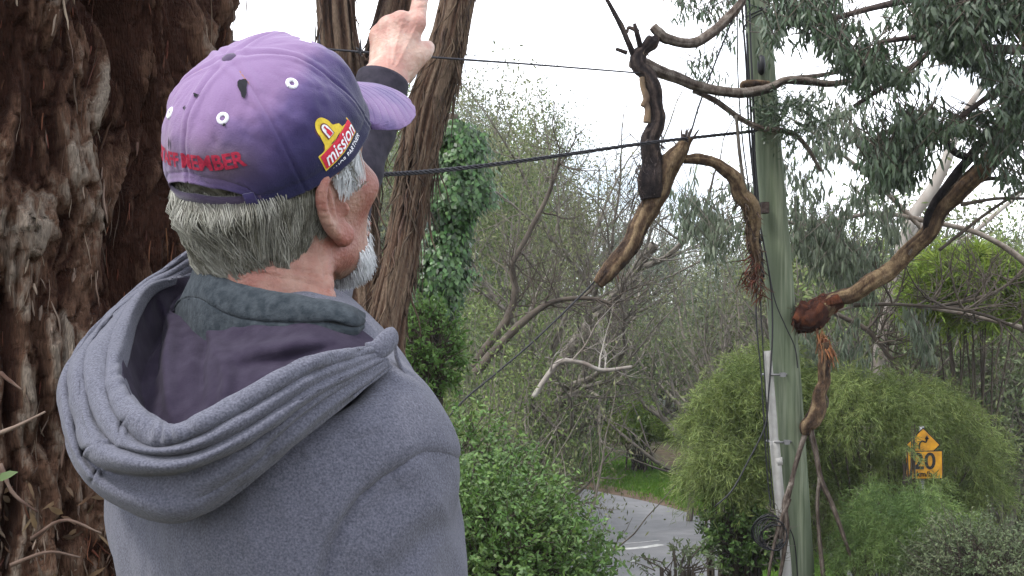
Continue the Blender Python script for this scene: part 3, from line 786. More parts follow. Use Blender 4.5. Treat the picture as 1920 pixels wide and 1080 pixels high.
# ---- hooded jacket: body and sleeves by sculpting, hood as a draped sheet
def hoodie():
    fl = Field(PB + np.array([-0.30, -0.33, 0.78]), PB + np.array([0.34, 0.42, 1.50]), 0.0036)
    X, Y, Z = fl.X, fl.Y, fl.Z; W = Wb
    fl.un(d_obb(X, Y, Z, W(0, 0.0, 1.18), Mb, (0.185, 0.14, 0.25)))
    fl.un(d_obb(X, Y, Z, W(0, .0, 0.94), Mb, (0.19, 0.15, 0.14)), 0.08)
    fl.un(d_cone(X, Y, Z, W(-.15, .0, 1.345), W(.0, .0, 1.39), 0.066, 0.075), 0.06)
    fl.un(d_cone(X, Y, Z, W(.118, .0, 1.325), W(.0, .0, 1.385), 0.062, 0.072), 0.06)
    fl.un(d_obb(X, Y, Z, W(0.08, -.06, 1.27), Mb, (0.11, 0.085, 0.12)), 0.05)
    fl.un(d_obb(X, Y, Z, W(-0.08, -.06, 1.27), Mb, (0.11, 0.085, 0.12)), 0.05)
    fl.un(d_cone(X, Y, Z, W(.03, .0, 1.37), W(.100, 0, 1.330), 0.066, 0.060), 0.03)
    arm = d_cone(X, Y, Z, W(.121, -.0, 1.300), W(.170, -.022, 1.06), 0.062, 0.060)
    arm = smin(arm, d_cone(X, Y, Z, W(.172, -.022, 1.06), W(.18, .09, .84), 0.060, 0.048), 0.03)
    fl.un(arm, 0.018)
    fl.un(d_cone(X, Y, Z, W(.08, .0, 1.335), W(.120, 0, 1.305), 0.058, 0.060), 0.03)
    la = d_cone(X, Y, Z, W(-.155, 0, 1.345), P(584, 500, 1.56), 0.072, 0.056)
    fl.un(la, 0.03)
    fl.sub(d_cone(X, Y, Z, P(310, 700, 1.08), P(560, 660, 1.06), 0.078, 0.07), 0.02)
    fl.sub(d_cone(X, Y, Z, P(560, 660, 1.06), P(610, 650, 1.05), 0.07, 0.035), 0.02)
    V, F = fl.mesh()
    V = smooth_vn(V, F, 2)
    N = normals(V, F)
    # fabric folds: broad soft undulation plus seams (grooves)
    A = np.stack([V @ np.array([9, 3, 5.0]), V @ np.array([-3, 9, 2.0]), V[:, 2] * 4], 1)
    V = V + N * (0.0060 * fbm(A, 4, 11, .55))[:, None]
    facing = np.einsum('ij,ij->i', N, V - np.array([0, 0, CAMZ])) < 0
    def groove(pl, w, dp, sharp=1.0):
        d, t = px_dist(V, pl); k = np.exp(-(d / w) ** 2) * np.clip(np.sin(np.pi * np.clip(t, 0.03, .97)) * 4, 0, 1)
        V[:] = V - N * (dp * k * facing)[:, None]
    arm_seam = [(860, 868), (822, 854), (784, 852), (752, 868), (715, 895), (676, 935), (645, 985), (622, 1035), (606, 1085), (600, 1200), (600, 1400), (600, 2300)]
    groove(arm_seam[2:10], 9, 0.006); groove([(x - 26, y - 24) for x, y in arm_seam[2:10]], 18, -0.0040)
    sh = [(684, 690), (722, 715), (752, 752), (776, 800), (784, 852)]
    groove(sh, 3.5, 0.0025); groove([(x + 9, y - 3) for x, y in sh], 3.0, 0.0012)
    for pl, w, d in (([(560, 860), (640, 820), (720, 790)], 26, -0.006), ([(470, 1010), (560, 930), (650, 870)], 26, 0.008), ([(430, 1060), (520, 960), (620, 880)], 16, -0.005), ([(560, 1080), (610, 980), (680, 890)], 14, 0.004), ([(650, 1000), (720, 930), (760, 900)], 24, 0.004),
                     ([(300, 1000), (420, 1020), (560, 1050)], 26, 0.007), ([(260, 980), (290, 1040), (300, 1090)], 16, -.005), ([(690, 1060), (760, 980), (830, 930)], 26, -0.004), ([(740, 1080), (800, 1010), (850, 980)], 20, 0.003),
                     ([(380, 960), (390, 1030), (400, 1100)], 22, -0.004)):
        groove(pl, w, d)
    V = smooth_vn(V, F, 1, 0.35)
    o = part('hooded_jacket', V, F, M_hood, person, base=PB)
    # the right sleeve: set in at the armhole, standing a little proud of the back
    px, py = proj(np.stack([X.ravel(), Y.ravel(), Z.ravel()], 1)); sd_ = np.full(px.size, 1e9); sg = np.zeros(px.size)
    pl = np.array(arm_seam, float)
    for i in range(len(pl) - 1):
        a, b = pl[i], pl[i + 1]; d = b - a; L_ = d @ d
        t = np.clip(((px - a[0]) * d[0] + (py - a[1]) * d[1]) / L_, 0, 1); ex = px - a[0] - t * d[0]; ey = py - a[1] - t * d[1]
        q = np.hypot(ex, ey); m = q < sd_; sd_[m] = q[m]; sg[m] = np.sign(d[0] * ey - d[1] * ex)[m]
    sd_ = (sd_ * sg * Y.ravel() / FPX).reshape(X.shape).astype(np.float32)
    f2 = Field(fl.lo, fl.lo + 0.01, 1.0); f2.h = fl.h
    f2.D = -smin(-(fl.D - 0.0035), sd_, 0.012)
    V, F = f2.mesh(); V = smooth_vn(V, F, 2); N = normals(V, F)
    A = np.stack([V @ np.array([9, 3, 5.0]), V @ np.array([-3, 9, 2.0]), V[:, 2] * 4], 1)
    V = V + N * (0.0060 * fbm(A, 4, 11, .55))[:, None]
    facing = np.einsum('ij,ij->i', N, V - np.array([0, 0, CAMZ])) < 0
    for pl_, w, dp in (([(800, 870), (760, 930), (700, 1000), (650, 1080)], 16, -0.005), ([(835, 880), (800, 960), (730, 1070)], 20, 0.006), ([(850, 900), (860, 1000), (850, 1080)], 16, -0.004), ([(700, 940), (670, 1000), (640, 1060)], 12, 0.003)):
        groove(pl_, w, dp)
    part('sleeve', V, F, M_hood, o, base=PB)
    # left forearm sleeve with dark knit cuff
    mb = MB(); el = P(584, 500, 1.56); cu = P(706, 190, 1.69)
    n = 24; t = np.linspace(0, 1, n); pts = el + (cu - el) * t[:, None]
    add_tube(mb, pts, 0.052 + (0.039 - 0.052) * t + 0.002 * np.sin(t * 25), 28, True, 0.03, 4)
    V, F = mb.get(); part('sleeve', V, F, M_cuff, o, base=PB)
    mb = MB(); a = P(704, 200, 1.69); b = P(718, 150, 1.703); n = 12; t = np.linspace(0, 1, n)
    add_tube(mb, a + (b - a) * t[:, None], 0.0365 + 0.0012 * np.sin(t * 3.1), 36, False)
    V, F = mb.get(); c = part('cuff', V, F, M_cuff, o, base=PB); md = c.modifiers.new('s', 'SOLIDIFY'); md.thickness = 0.003
    # hem band
    return o
jacket = hoodie()
print('jacket', time.time() - T0)

def row(L, d, n):
    q = np.array([P(x, y, dd) for (x, y), dd in zip(L, d)]); return crom(q, n)
def hood():
    NU = 220
    D = [1.33, 1.22, 1.11, 1.04, 0.99, 0.955, 0.94, 0.945, 0.975, 1.06]
    def dd(o): return [x + o for x in D]
    # stations: far left of the neck ... round the back ... right tip
    top_ = [(372, 520), (345, 560), (322, 592), (350, 612), (400, 618), (460, 606), (530, 594), (590, 594), (640, 604), (700, 650)]
    edge = [(362, 517), (277, 540), (231, 647), (229, 712), (252, 752), (293, 786), (335, 797), (435, 744), (583, 670), (712, 650)]
    g1 = [(361, 511), (254, 556), (207, 647), (200, 724), (220, 782), (275, 836), (346, 828), (450, 776), (585, 698), (716, 656)]
    g2 = [(362, 492), (228, 580), (166, 659), (166, 748), (194, 812), (240, 842), (340, 852), (450, 808), (590, 722), (722, 664)]
    g3 = [(362, 478), (214, 580), (140, 680), (140, 770), (160, 850), (228, 884), (330, 888), (450, 840), (596, 744), (728, 672)]
    bot = [(364, 462), (206, 586), (122, 700), (120, 800), (160, 895), (240, 955), (345, 975), (466, 902), (612, 780), (734, 684)]
    def mixr(a, b, t): return [(x0 + (x1 - x0) * t, y0 + (y1 - y0) * t) for (x0, y0), (x1, y1) in zip(a, b)]
    def sh(a, dx=0, dy=0): return [(x + dx, y + dy) for x, y in a]
    cdist = [1.30, 1.28, 1.25, 1.20, 1.16, 1.13, 1.12, 1.11, 1.11, 1.10]
    win = np.sin(np.linspace(0.12, np.pi - 0.10, 10))
    # lining rows
    lo = [(370, 540), (310, 600), (270, 690), (270, 760), (290, 800), (330, 830), (372, 830), (450, 790), (590, 712), (700, 668)]
    ld = np.array([1.32, 1.25, 1.17, 1.11, 1.07, 1.04, 1.03, 1.03, 1.05, 1.09])
    rows = [row(sh(top_, 0, -14), np.array(cdist) + .012, NU), row(top_, cdist, NU),
            row(mixr(top_, lo, .35), np.array(cdist) * .65 + ld * .35 - .012 * win, NU),
            row(mixr(top_, lo, .70), np.array(cdist) * .3 + ld * .7 - .008 * win, NU),
            row(lo, ld, NU),
            row(mixr(lo, edge, .5), (ld + np.array(D)) / 2 + .015 * win, NU),
            row(edge, np.array(D) + 0.012 * win, NU)]
    C = np.array(rows)                       # (rows, NU, 3)
    NVl = 60
    Lr = np.array([crom(C[:, j], NVl) for j in range(NU)]).transpose(1, 0, 2)
    V = Lr.reshape(-1, 3); F = grid_faces(NU, NVl)
    # draped folds of the lining
    N = normals(V, F)
    for pl, w, d in (([(300, 545), (330, 610), (318, 700), (325, 790)], 11, -0.010), ([(345, 545), (380, 640), (372, 700), (372, 780)], 11, 0.008), ([(300, 575), (290, 680), (290, 760)], 10, 0.008),
                     ([(385, 600), (430, 700), (420, 770)], 12, -0.006), ([(430, 660), (520, 650), (620, 640)], 14, -0.006), ([(430, 690), (520, 680), (620, 655)], 12, 0.005), ([(395, 640), (440, 640), (470, 620)], 14, 0.006)):
        q, t = px_dist(V, pl); s = np.exp(-(q / w) ** 2) * np.sin(np.pi * np.clip(t, .02, .98)) ** .5
        V = V + np.array([0, 1.0, 0]) * (d * s)[:, None] * 1.9
    V += N * (0.0022 * fbm(V * 28, 3, 2))[:, None]
    V = smooth_vn(V, F, 1)
    o1 = part('hood_lining', V, F, M_lining, jacket, base=PB)
    md = o1.modifiers.new('s', 'SOLIDIFY'); md.thickness = 0.002; md.offset = 0
    # outer rows: rim roll, groove, roll, groove, roll, bottom, tuck
    w10 = win
    fd = np.array([1, 1, 1, 1, 1, .95, .7, .4, .25, .2])
    def r_(a, o, q=0): return row(a, np.array(D) + (o * (fd if q else 1) + (-.006 * (1 - fd) if q else 0)) * w10, NU)
    rows = [r_(mixr(lo, edge, .75), 0.030), r_(edge, 0.006), r_(mixr(edge, g1, .3), -0.007), r_(mixr(edge, g1, .7), -0.008), r_(mixr(edge, g1, .93), -0.001), r_(g1, 0.004),
            r_(mixr(g1, g2, .15), -0.004), r_(mixr(g1, g2, .5), -0.012), r_(mixr(g1, g2, .85), -0.006, 1), r_(g2, 0.009, 1),
            r_(mixr(g2, g3, .2), -0.004, 1), r_(mixr(g2, g3, .55), -0.014), r_(mixr(g2, g3, .9), 0.0, 1), r_(g3, 0.034, 1),
            r_(mixr(g3, bot, .25), 0.034, 1), r_(mixr(g3, bot, .6), 0.016), r_(mixr(g3, bot, .85), 0.022), r_(bot, 0.045), r_(mixr(bot, g3, .12), 0.085), r_(mixr(bot, g3, .5), 0.14)]
    C = np.array(rows); NVo = 150
    Lr = np.array([crom(C[:, j], NVo) for j in range(NU)]).transpose(1, 0, 2)
    V = Lr.reshape(-1, 3); F = grid_faces(NU, NVo)
    V = smooth_vn(V, F, 1); N = normals(V, F); N[np.einsum('ij,ij->i', N, V - np.array([0, 0, CAMZ])) > 0] *= -1
    # wandering creases + bunched puckers on the rim
    A = np.stack([V @ np.array([14, 6, 8.0]), V @ np.array([-6, 14, 5.0]), V[:, 2] * 16], 1)
    V = V + N * (0.0022 * fbm(A, 3, 31))[:, None]
    u = np.tile(np.linspace(0, 1, NU), NVo); v = np.repeat(np.linspace(0, 1, NVo), NU)
    pk = np.exp(-((v - .12) / .06) ** 2) * np.sin(u * 95 + 3 * np.sin(u * 20)) * 0.0014
    V = V + N * pk[:, None]
    def groove(pl, w, dp):
        d, t = px_dist(V, pl); V[:] = V - N * (dp * np.exp(-(d / w) ** 2) * np.clip(np.sin(np.pi * np.clip(t, 0.02, .98)) * 3, 0, 1))[:, None]
    for s in (0, 9):
        groove([(150 + s, 858), (160 + s, 842), (190 + s, 830), (222 + s, 834)], 2.6, .0030 if s == 0 else -.002)
        groove([(172 + s, 905), (176 + s, 890), (190 + s, 876)], 2.6, .003 if s == 0 else -.002)
        groove([(222 + s, 822), (224 + s, 800), (240 + s, 780)], 2.6, .0026 if s == 0 else -.002)
    groove([(480, 860), (560, 790), (640, 730), (700, 690)], 7, 0.004)
    groove([(360, 945), (440, 900), (520, 840)], 12, 0.004); groove([(330, 925), (420, 885), (500, 830)], 12, -0.003)
    groove([(150, 700), (150, 780), (172, 830)], 9, 0.003); groove([(130, 740), (132, 800), (150, 850)], 7, -0.002)
    o2 = part('hood', V, F, M_hood, jacket, base=PB)
    md = o2.modifiers.new('s', 'SOLIDIFY'); md.thickness = 0.003; md.offset = 0
    # zipped corner of the hood at the right shoulder
    mb = MB()
    q = PP([(690, 664, 1.050), (712, 656, 1.055), (738, 627, 1.075), (742, 640, 1.085), (742, 662, 1.09), (752, 690, 1.09), (768, 720, 1.09)])
    add_tube(mb, crom(q, 24), np.interp(np.linspace(0, 1, 24), [0, .3, .5, .7, 1], [.010, .009, .0012, .004, .003]), 14, True, 0.15, sx=.5)
    V, F = mb.get(); part('hood_corner', V, F, M_hood, jacket, base=PB)
hood()
def collar():
    NU = 120
    tp = [(352, 540), (366, 500), (390, 500), (440, 533), (500, 548), (560, 556), (620, 568), (664, 580), (684, 592)]
    td = [1.28, 1.245, 1.18, 1.15, 1.13, 1.115, 1.105, 1.11, 1.13]
    md_ = [(322, 592), (338, 565), (372, 560), (430, 590), (490, 602), (560, 604), (620, 604), (664, 612), (682, 606)]
    bt = [(318, 640), (330, 620), (372, 640), (430, 660), (490, 660), (560, 660), (620, 650), (664, 640), (680, 614)]
    rows = [row([(x, y + 20) for x, y in tp], np.array(td) + .030, NU), row([(x, y + 2) for x, y in tp], np.array(td) + .014, NU), row([(x, y - 3) for x, y in tp], np.array(td) + .003, NU), row([(x, y + 4) for x, y in tp], np.array(td) - .006, NU),
            row([(a + (c - a) * .5, b + (d - b) * .5) for (a, b), (c, d) in zip(tp, md_)], np.array(td) - .012, NU),
            row([(a + (c - a) * .92, b + (d - b) * .92) for (a, b), (c, d) in zip(tp, md_)], np.array(td) - .012, NU),
            row(md_, np.array(td) - .004, NU), row([(x, y + 6) for x, y in md_], np.array(td) - .010, NU), row(bt, np.array(td) - .004, NU)]
    C = np.array(rows); NV = 60
    V = np.array([crom(C[:, j], NV) for j in range(NU)]).transpose(1, 0, 2).reshape(-1, 3); F = grid_faces(NU, NV)
    N = normals(V, F); V = V + N * (0.0014 * fbm(V * 45, 3, 8))[:, None]
    o = part('shirt_collar', V, F, M_shirt, person, base=PB)
    m = o.modifiers.new('s', 'SOLIDIFY'); m.thickness = 0.0025; m.offset = 0
collar()
def lower():
    f = Field(PB + np.array([-0.3, -0.3, 0.03]), PB + np.array([0.3, 0.3, 0.98]), 0.009)
    X, Y, Z = f.X, f.Y, f.Z; W = Wb
    f.un(d_obb(X, Y, Z, W(0, 0, 0.92), Mb, (0.175, 0.13, 0.12)))
    for s in (-1, 1):
        f.un(d_cone(X, Y, Z, W(.09 * s, 0, .90), W(.098 * s, .02, .50), 0.10, 0.075), 0.04)
        f.un(d_cone(X, Y, Z, W(.098 * s, .02, .50), W(.10 * s, -.01, .09), 0.074, 0.062), 0.03)
    V, F = f.mesh(); V = smooth_vn(V, F, 1); N = normals(V, F); V += N * (0.005 * fbm(V * 14, 3, 1))[:, None]
    part('trousers', V, F, M_navy, person, base=PB)
    for s in (-1, 1):
        f = Field(W(.11 * s, 0.04, 0.05) - np.array([.2, .2, .06]), W(.11 * s, .04, .05) + np.array([.2, .2, .1]), 0.005)
        X, Y, Z = f.X, f.Y, f.Z
        f.un(d_cone(X, Y, Z, W(.10 * s, -.04, .045), W(.118 * s, .16, .036), 0.046, 0.038)); f.un(d_cone(X, Y, Z, W(.10 * s, -.03, .05), W(.10 * s, -.01, .11), 0.044, 0.042), .02)
        f.D = np.maximum(f.D, -(Z - 0.0)).astype(np.float32)
        V, F = f.mesh(); part('shoe', smooth_vn(V, F, 1), F, M_shoe, person, base=PB)
lower()
print('person done', time.time() - T0)
# ================================================================ SETTING
ROADZ = -2.0
def ground_z(x, y):
    x = np.asarray(x, float); y = np.asarray(y, float)
    t = np.clip((y - 2.6) / 11.5, 0, 1); s = t * t * (3 - 2 * t)
    z = ROADZ * s
    f = np.clip((y - 30) / 60, 0, 1); z = z + 4.5 * f * f * (3 - 2 * f)
    f = np.clip((y - 34) / 30, 0, 1) * np.clip((-x + 4) / 10, 0, 1); z = z + 1.0 * f
    b = np.clip((-x - 0.55) / 0.6, 0, 1) * np.clip((3.3 - np.abs(y - 2.6)) / 1.6, 0, 1); z = z + 0.5 * b * b * (3 - 2 * b)
    return z
def G(px, py, z=ROADZ):
    d = (CAMZ - z) * FPX / (py - HORIZON); return np.array([(px - 960) / FPX * d, d, z])
M_ground = material('leaf_littered_soil', (0.05, 0.036, 0.022), 0.95, (0.10, 0.075, 0.045), 6, 8, 0.6, 12, col3=(0.045, 0.065, 0.02), scale3=0.5, bdist=0.05)
M_hill = material('scrubby_hillside', (0.045, 0.05, 0.03), 0.95, (0.075, 0.075, 0.05), 0.3, 8)
M_road = material('weathered_asphalt', (0.135, 0.135, 0.142), 0.6, (0.18, 0.18, 0.188), 3, 8, 0.35, 60, spec=0.6, bdist=0.01)
M_paint = material('road_paint', (0.62, 0.62, 0.60), 0.7, (0.40, 0.40, 0.39), 9, 6)
M_dirt = material('gravelly_dirt', (0.15, 0.10, 0.065), 0.95, (0.09, 0.065, 0.045), 5, 8, 0.5, 20, bdist=0.03)
M_grass = material('lush_grass', (0.095, 0.21, 0.022), 0.8, (0.14, 0.26, 0.035), 2.0, 4, island=0.3, trans=0.25)
def setting():
    xs = np.concatenate([np.linspace(-60, -6, 28), np.linspace(-5.6, 9, 100), np.linspace(9.5, 60, 30)])
    ys = np.concatenate([np.linspace(-12, 20, 130), np.linspace(20.5, 60, 60), np.linspace(63, 140, 20)])
    X, Y = np.meshgrid(xs, ys); Z = ground_z(X, Y) + 0.05 * fbm(np.stack([X.ravel(), Y.ravel(), 0 * X.ravel()], 1) * 0.7, 3, 4).reshape(X.shape) * np.clip(np.abs(Y - 22) / 8 - .9, 0, 1)
    Z -= 0.03 * ((Y > 12) & (Y < 30))
    V = np.stack([X, Y, Z], -1).reshape(-1, 3)
    top('ground', V, grid_faces(len(xs), len(ys)), M_ground, None, None, (0, 0, 0), kind='structure')
    # far hillside closing the valley
    xs = np.linspace(-160, 180, 60); ys = np.linspace(90, 320, 24); X, Y = np.meshgrid(xs, ys)
    Z = 2.0 + 7.0 * np.clip((Y - 90) / 130, 0, 1) + 2.5 * fbm(np.stack([X.ravel() * .02, Y.ravel() * .02, 0 * X.ravel()], 1), 3, 9).reshape(X.shape) * np.clip((Y - 90) / 40, 0, 1)
    V = np.stack([X, Y, Z], -1).reshape(-1, 3); top('hill', V, grid_faces(60, 24), M_hill, None, None, (0, 0, 0), kind='structure')
    # road: outer edge of the bend and near edge
    far = [G(600, 872), G(900, 896), G(1060, 912), G(1160, 930), G(1225, 944), G(1290, 962), G(1350, 984), G(1460, 1018), G(1700, 1060), G(2050, 1100)]
    near = [G(560, 935), G(800, 985), G(940, 1035), G(1020, 1105), G(1070, 1180), G(1110, 1260), G(1200, 1320), G(1350, 1350), G(1650, 1370), G(2050, 1380)]
    A, B = crom(far, 60), crom(near, 60); rows = [A + (B - A) * t for t in np.linspace(0, 1, 12)]
    V = np.array(rows).reshape(-1, 3); V[:, 2] = ROADZ + 0.008
    top('road', V, grid_faces(60, 12)[:, ::-1], M_road, None, None, (0, 0, 0), kind='structure')
    out = A - B; out[:, 2] = 0; out /= np.linalg.norm(out, axis=1)[:, None]
    wob = 0.4 * vnoise(np.stack([np.arange(60) * .5, np.zeros(60), np.zeros(60)], 1), 3)[:, None]
    V = np.vstack([A + out * 0.0 - out * .15, A + out * (1.3 + wob)]); V[:60, 2] = ROADZ + 0.004; V[60:, 2] = ROADZ + 0.03
    top('dirt_verge', V, grid_faces(60, 2), M_dirt, None, None, (0, 0, 0), kind='structure')
    def strip(pl, w, name):
        q = crom(np.array([G(*p) for p in pl]), 24); t = np.gradient(q, axis=0); n = np.stack([-t[:, 1], t[:, 0], 0 * t[:, 0]], 1); n /= np.linalg.norm(n, axis=1)[:, None]
        V = np.vstack([q - n * w / 2, q + n * w / 2]); V[:, 2] = ROADZ + 0.012
        top(name, V, grid_faces(24, 2), M_paint, None, None, (0, 0, 0), kind='structure')
    strip([(1120, 1034), (1165, 1031), (1210, 1027), (1240, 1022)], 0.16, 'road_marking')
    strip([(1172, 1020), (1210, 1017), (1236, 1014)], 0.05, 'road_marking')
    strip([(1176, 1054), (1200, 1052)], 0.10, 'road_marking')
setting()

# ---- leaves
def leaf_arrays(pos, dr, nr, L, Wd, k=4, curve=0.12):
    """pos, dr, nr (N,3) -> mesh arrays; k=4: folded lance of six points, k=2: diamond"""
    N = len(pos); s = np.cross(dr, nr); s /= np.linalg.norm(s, axis=1)[:, None] + 1e-9; n2 = np.cross(s, dr)
    L = np.broadcast_to(L, N)[:, None]; Wd = np.broadcast_to(Wd, N)[:, None]
    if k == 4:
        pts = [pos, pos + dr * L * .3 - s * Wd * .5 + n2 * L * curve * .5, pos + dr * L * .3 + s * Wd * .5 + n2 * L * curve * .5,
               pos + dr * L * .68 - s * Wd * .42 + n2 * L * curve * .55, pos + dr * L * .68 + s * Wd * .42 + n2 * L * curve * .55, pos + dr * L]
        V = np.stack(pts, 1).reshape(-1, 3); b = (np.arange(N) * 6)[:, None]
        Q = b + np.array([1, 2, 4, 3]); T = np.vstack([b + np.array([0, 2, 1]), b + np.array([3, 4, 5])])
        return V, [Q, T]
    pts = [pos, pos + dr * L * .45 - s * Wd * .5, pos + dr * L, pos + dr * L * .45 + s * Wd * .5]
    V = np.stack(pts, 1).reshape(-1, 3); b = (np.arange(N) * 4)[:, None]
    return V, [b + np.array([0, 1, 2, 3])]
def unit(a): return a / (np.linalg.norm(a, axis=-1)[..., None] + 1e-9)
def rdir(n, r=rng): return unit(r.normal(size=(n, 3)))
M_gum = material('gum_leaf', (0.036, 0.060, 0.030), 0.42, (0.058, 0.088, 0.046), 6, 3, spec=0.45, island=0.45, trans=0.22)
M_gum2 = material('grey_gum_leaf', (0.075, 0.10, 0.062), 0.5, (0.12, 0.145, 0.095), 2, 3, spec=0.4, island=0.4, trans=0.25)
M_far = material('distant_gum_foliage', (0.090, 0.105, 0.046), 0.8, (0.165, 0.175, 0.088), 0.6, 4, island=0.4, trans=0.25)
M_far2 = material('olive_scrub_foliage', (0.075, 0.115, 0.034), 0.8, (0.155, 0.195, 0.065), 0.8, 4, island=0.4, trans=0.25)
M_ygreen = material('bright_wattle_foliage', (0.12, 0.19, 0.028), 0.8, (0.18, 0.24, 0.04), 1.0, 3, island=0.35, trans=0.35)
M_feather = material('feathery_wattle_foliage', (0.070, 0.105, 0.026), 0.7, (0.13, 0.165, 0.045), 2.4, 4, island=0.4, trans=0.3, attr_mix=('tone', (0.205, 0.26, 0.085)))
M_feather2 = material('fresh_feathery_foliage', (0.066, 0.12, 0.034), 0.7, (0.115, 0.17, 0.05), 1.6, 4, island=0.35, trans=0.3, attr_mix=('tone', (0.16, 0.235, 0.07)))
M_bush = material('bush_leaf', (0.052, 0.105, 0.022), 0.5, (0.09, 0.155, 0.036), 5, 3, spec=0.4, island=0.45, trans=0.25)
M_ivy = material('ivy_leaf', (0.026, 0.070, 0.018), 0.4, (0.07, 0.145, 0.038), 9, 3, spec=0.5, island=0.7, trans=0.2)
M_greybush = material('grey_olive_leaf', (0.075, 0.105, 0.048), 0.7, (0.13, 0.155, 0.08), 3, 3, island=0.4, trans=0.25)
M_twig = material('grey_twig', (0.09, 0.078, 0.064), 0.9, (0.17, 0.15, 0.125), 6, 3)
M_twigd = material('dark_twig', (0.045, 0.035, 0.028), 0.9, (0.08, 0.065, 0.05), 6, 3)
M_palebark = material('pale_smooth_bark', (0.30, 0.28, 0.25), 0.8, (0.17, 0.14, 0.12), 5, 5, 0.3, 20, stretch=(1, 1, .3))
M_limb = material('peeling_gum_bark', (0.21, 0.145, 0.085), 0.85, (0.085, 0.055, 0.038), 9, 6, 0.7, 22, stretch=(1, 1, .45), col3=(0.28, 0.22, 0.15), scale3=5, bdist=0.02)
M_greylimb = material('grey_limb_bark', (0.22, 0.19, 0.16), 0.85, (0.12, 0.095, 0.075), 11, 6, 0.5, 25, bdist=0.015)
M_darklimb = material('charred_shaggy_bark', (0.035, 0.027, 0.026), 0.95, (0.07, 0.05, 0.042), 14, 6, 0.8, 30, bdist=0.02)
M_splinter = material('fresh_split_wood', (0.27, 0.12, 0.045), 0.85, (0.11, 0.04, 0.022), 16, 5, 0.5, 30)
M_redwood = material('torn_red_wood', (0.14, 0.045, 0.028), 0.9, (0.06, 0.022, 0.016), 14, 6, 0.8, 30, bdist=0.02)

def bark_material(name, crest, mid, deep, scale=14):
    m = bpy.data.materials.new(name); m.use_nodes = True
    n, l = m.node_tree.nodes, m.node_tree.links; b = n['Principled BSDF']; b.inputs['Roughness'].default_value = 0.95
    b.inputs['Specular IOR Level'].default_value = 0.15
    at = n.new('ShaderNodeAttribute'); at.attribute_name = 'crest'
    t = n.new('ShaderNodeTexCoord'); mp_ = n.new('ShaderNodeMapping'); mp_.inputs['Scale'].default_value = (1, 1, 0.22)
    l.new(t.outputs['Object'], mp_.inputs[0])
    nz1 = n.new('ShaderNodeTexNoise'); nz1.inputs['Scale'].default_value = scale; nz1.inputs['Detail'].default_value = 8; nz1.inputs['Roughness'].default_value = .65
    nz2 = n.new('ShaderNodeTexNoise'); nz2.inputs['Scale'].default_value = scale * 9; nz2.inputs['Detail'].default_value = 6
    nz1.inputs['Distortion'].default_value = 0.6
    l.new(mp_.outputs[0], nz1.inputs[0]); l.new(mp_.outputs[0], nz2.inputs[0])
    ad = n.new('ShaderNodeMath'); ad.operation = 'MULTIPLY_ADD'; ad.inputs[1].default_value = 0.9
    l.new(nz1.outputs[0], ad.inputs[0]); l.new(at.outputs['Fac'], ad.inputs[2])
    cr = n.new('ShaderNodeValToRGB'); e = cr.color_ramp.elements
    e[0].position = 0.42; e[0].color = (*deep, 1); e[1].position = 1.0; e[1].color = (*crest, 1); k = e.new(0.72); k.color = (*mid, 1)
    l.new(ad.outputs[0], cr.inputs[0])
    ml = n.new('ShaderNodeMix'); ml.data_type = 'RGBA'; ml.blend_type = 'MULTIPLY'; ml.inputs[0].default_value = 0.75
    mr = n.new('ShaderNodeMapRange'); mr.inputs[1].default_value = .3; mr.inputs[2].default_value = .7; mr.inputs[3].default_value = .45; mr.inputs[4].default_value = 1.35
    cb = n.new('ShaderNodeCombineColor'); l.new(nz2.outputs[0], mr.inputs[0])
    for i in range(3): l.new(mr.outputs[0], cb.inputs[i])
    l.new(cr.outputs[0], ml.inputs[6]); l.new(cb.outputs[0], ml.inputs[7]); l.new(ml.outputs[2], b.inputs['Base Color'])
    bp = n.new('ShaderNodeBump'); bp.inputs['Strength'].default_value = 0.9; bp.inputs['Distance'].default_value = 0.012
    l.new(nz2.outputs[0], bp.inputs['Height']); l.new(bp.outputs[0], b.inputs['Normal'])
    return m
M_bark = bark_material('red_brown_fibrous_bark', (0.175, 0.135, 0.105), (0.065, 0.034, 0.023), (0.022, 0.008, 0.005))
M_bark1 = bark_material('shredded_red_grey_bark', (0.165, 0.135, 0.108), (0.080, 0.044, 0.028), (0.024, 0.009, 0.005), 30)
M_strip = material('loose_bark_fibre', (0.095, 0.066, 0.046), 0.95, (0.04, 0.024, 0.016), 14, 4, 0.4, 60, island=0.55, bdist=0.004)
M_barkflake = material('bark_flake', (0.17, 0.13, 0.10), 0.95, (0.055, 0.032, 0.022), 9, 5, 0.5, 90, island=0.5, bdist=0.004)
M_redstrip = material('red_bark_fibre', (0.105, 0.037, 0.018), 0.95, (0.05, 0.019, 0.011), 14, 4, island=0.5)
M_bark3 = bark_material('stringy_bark', (0.125, 0.088, 0.062), (0.062, 0.035, 0.023), (0.018, 0.010, 0.007), 18)

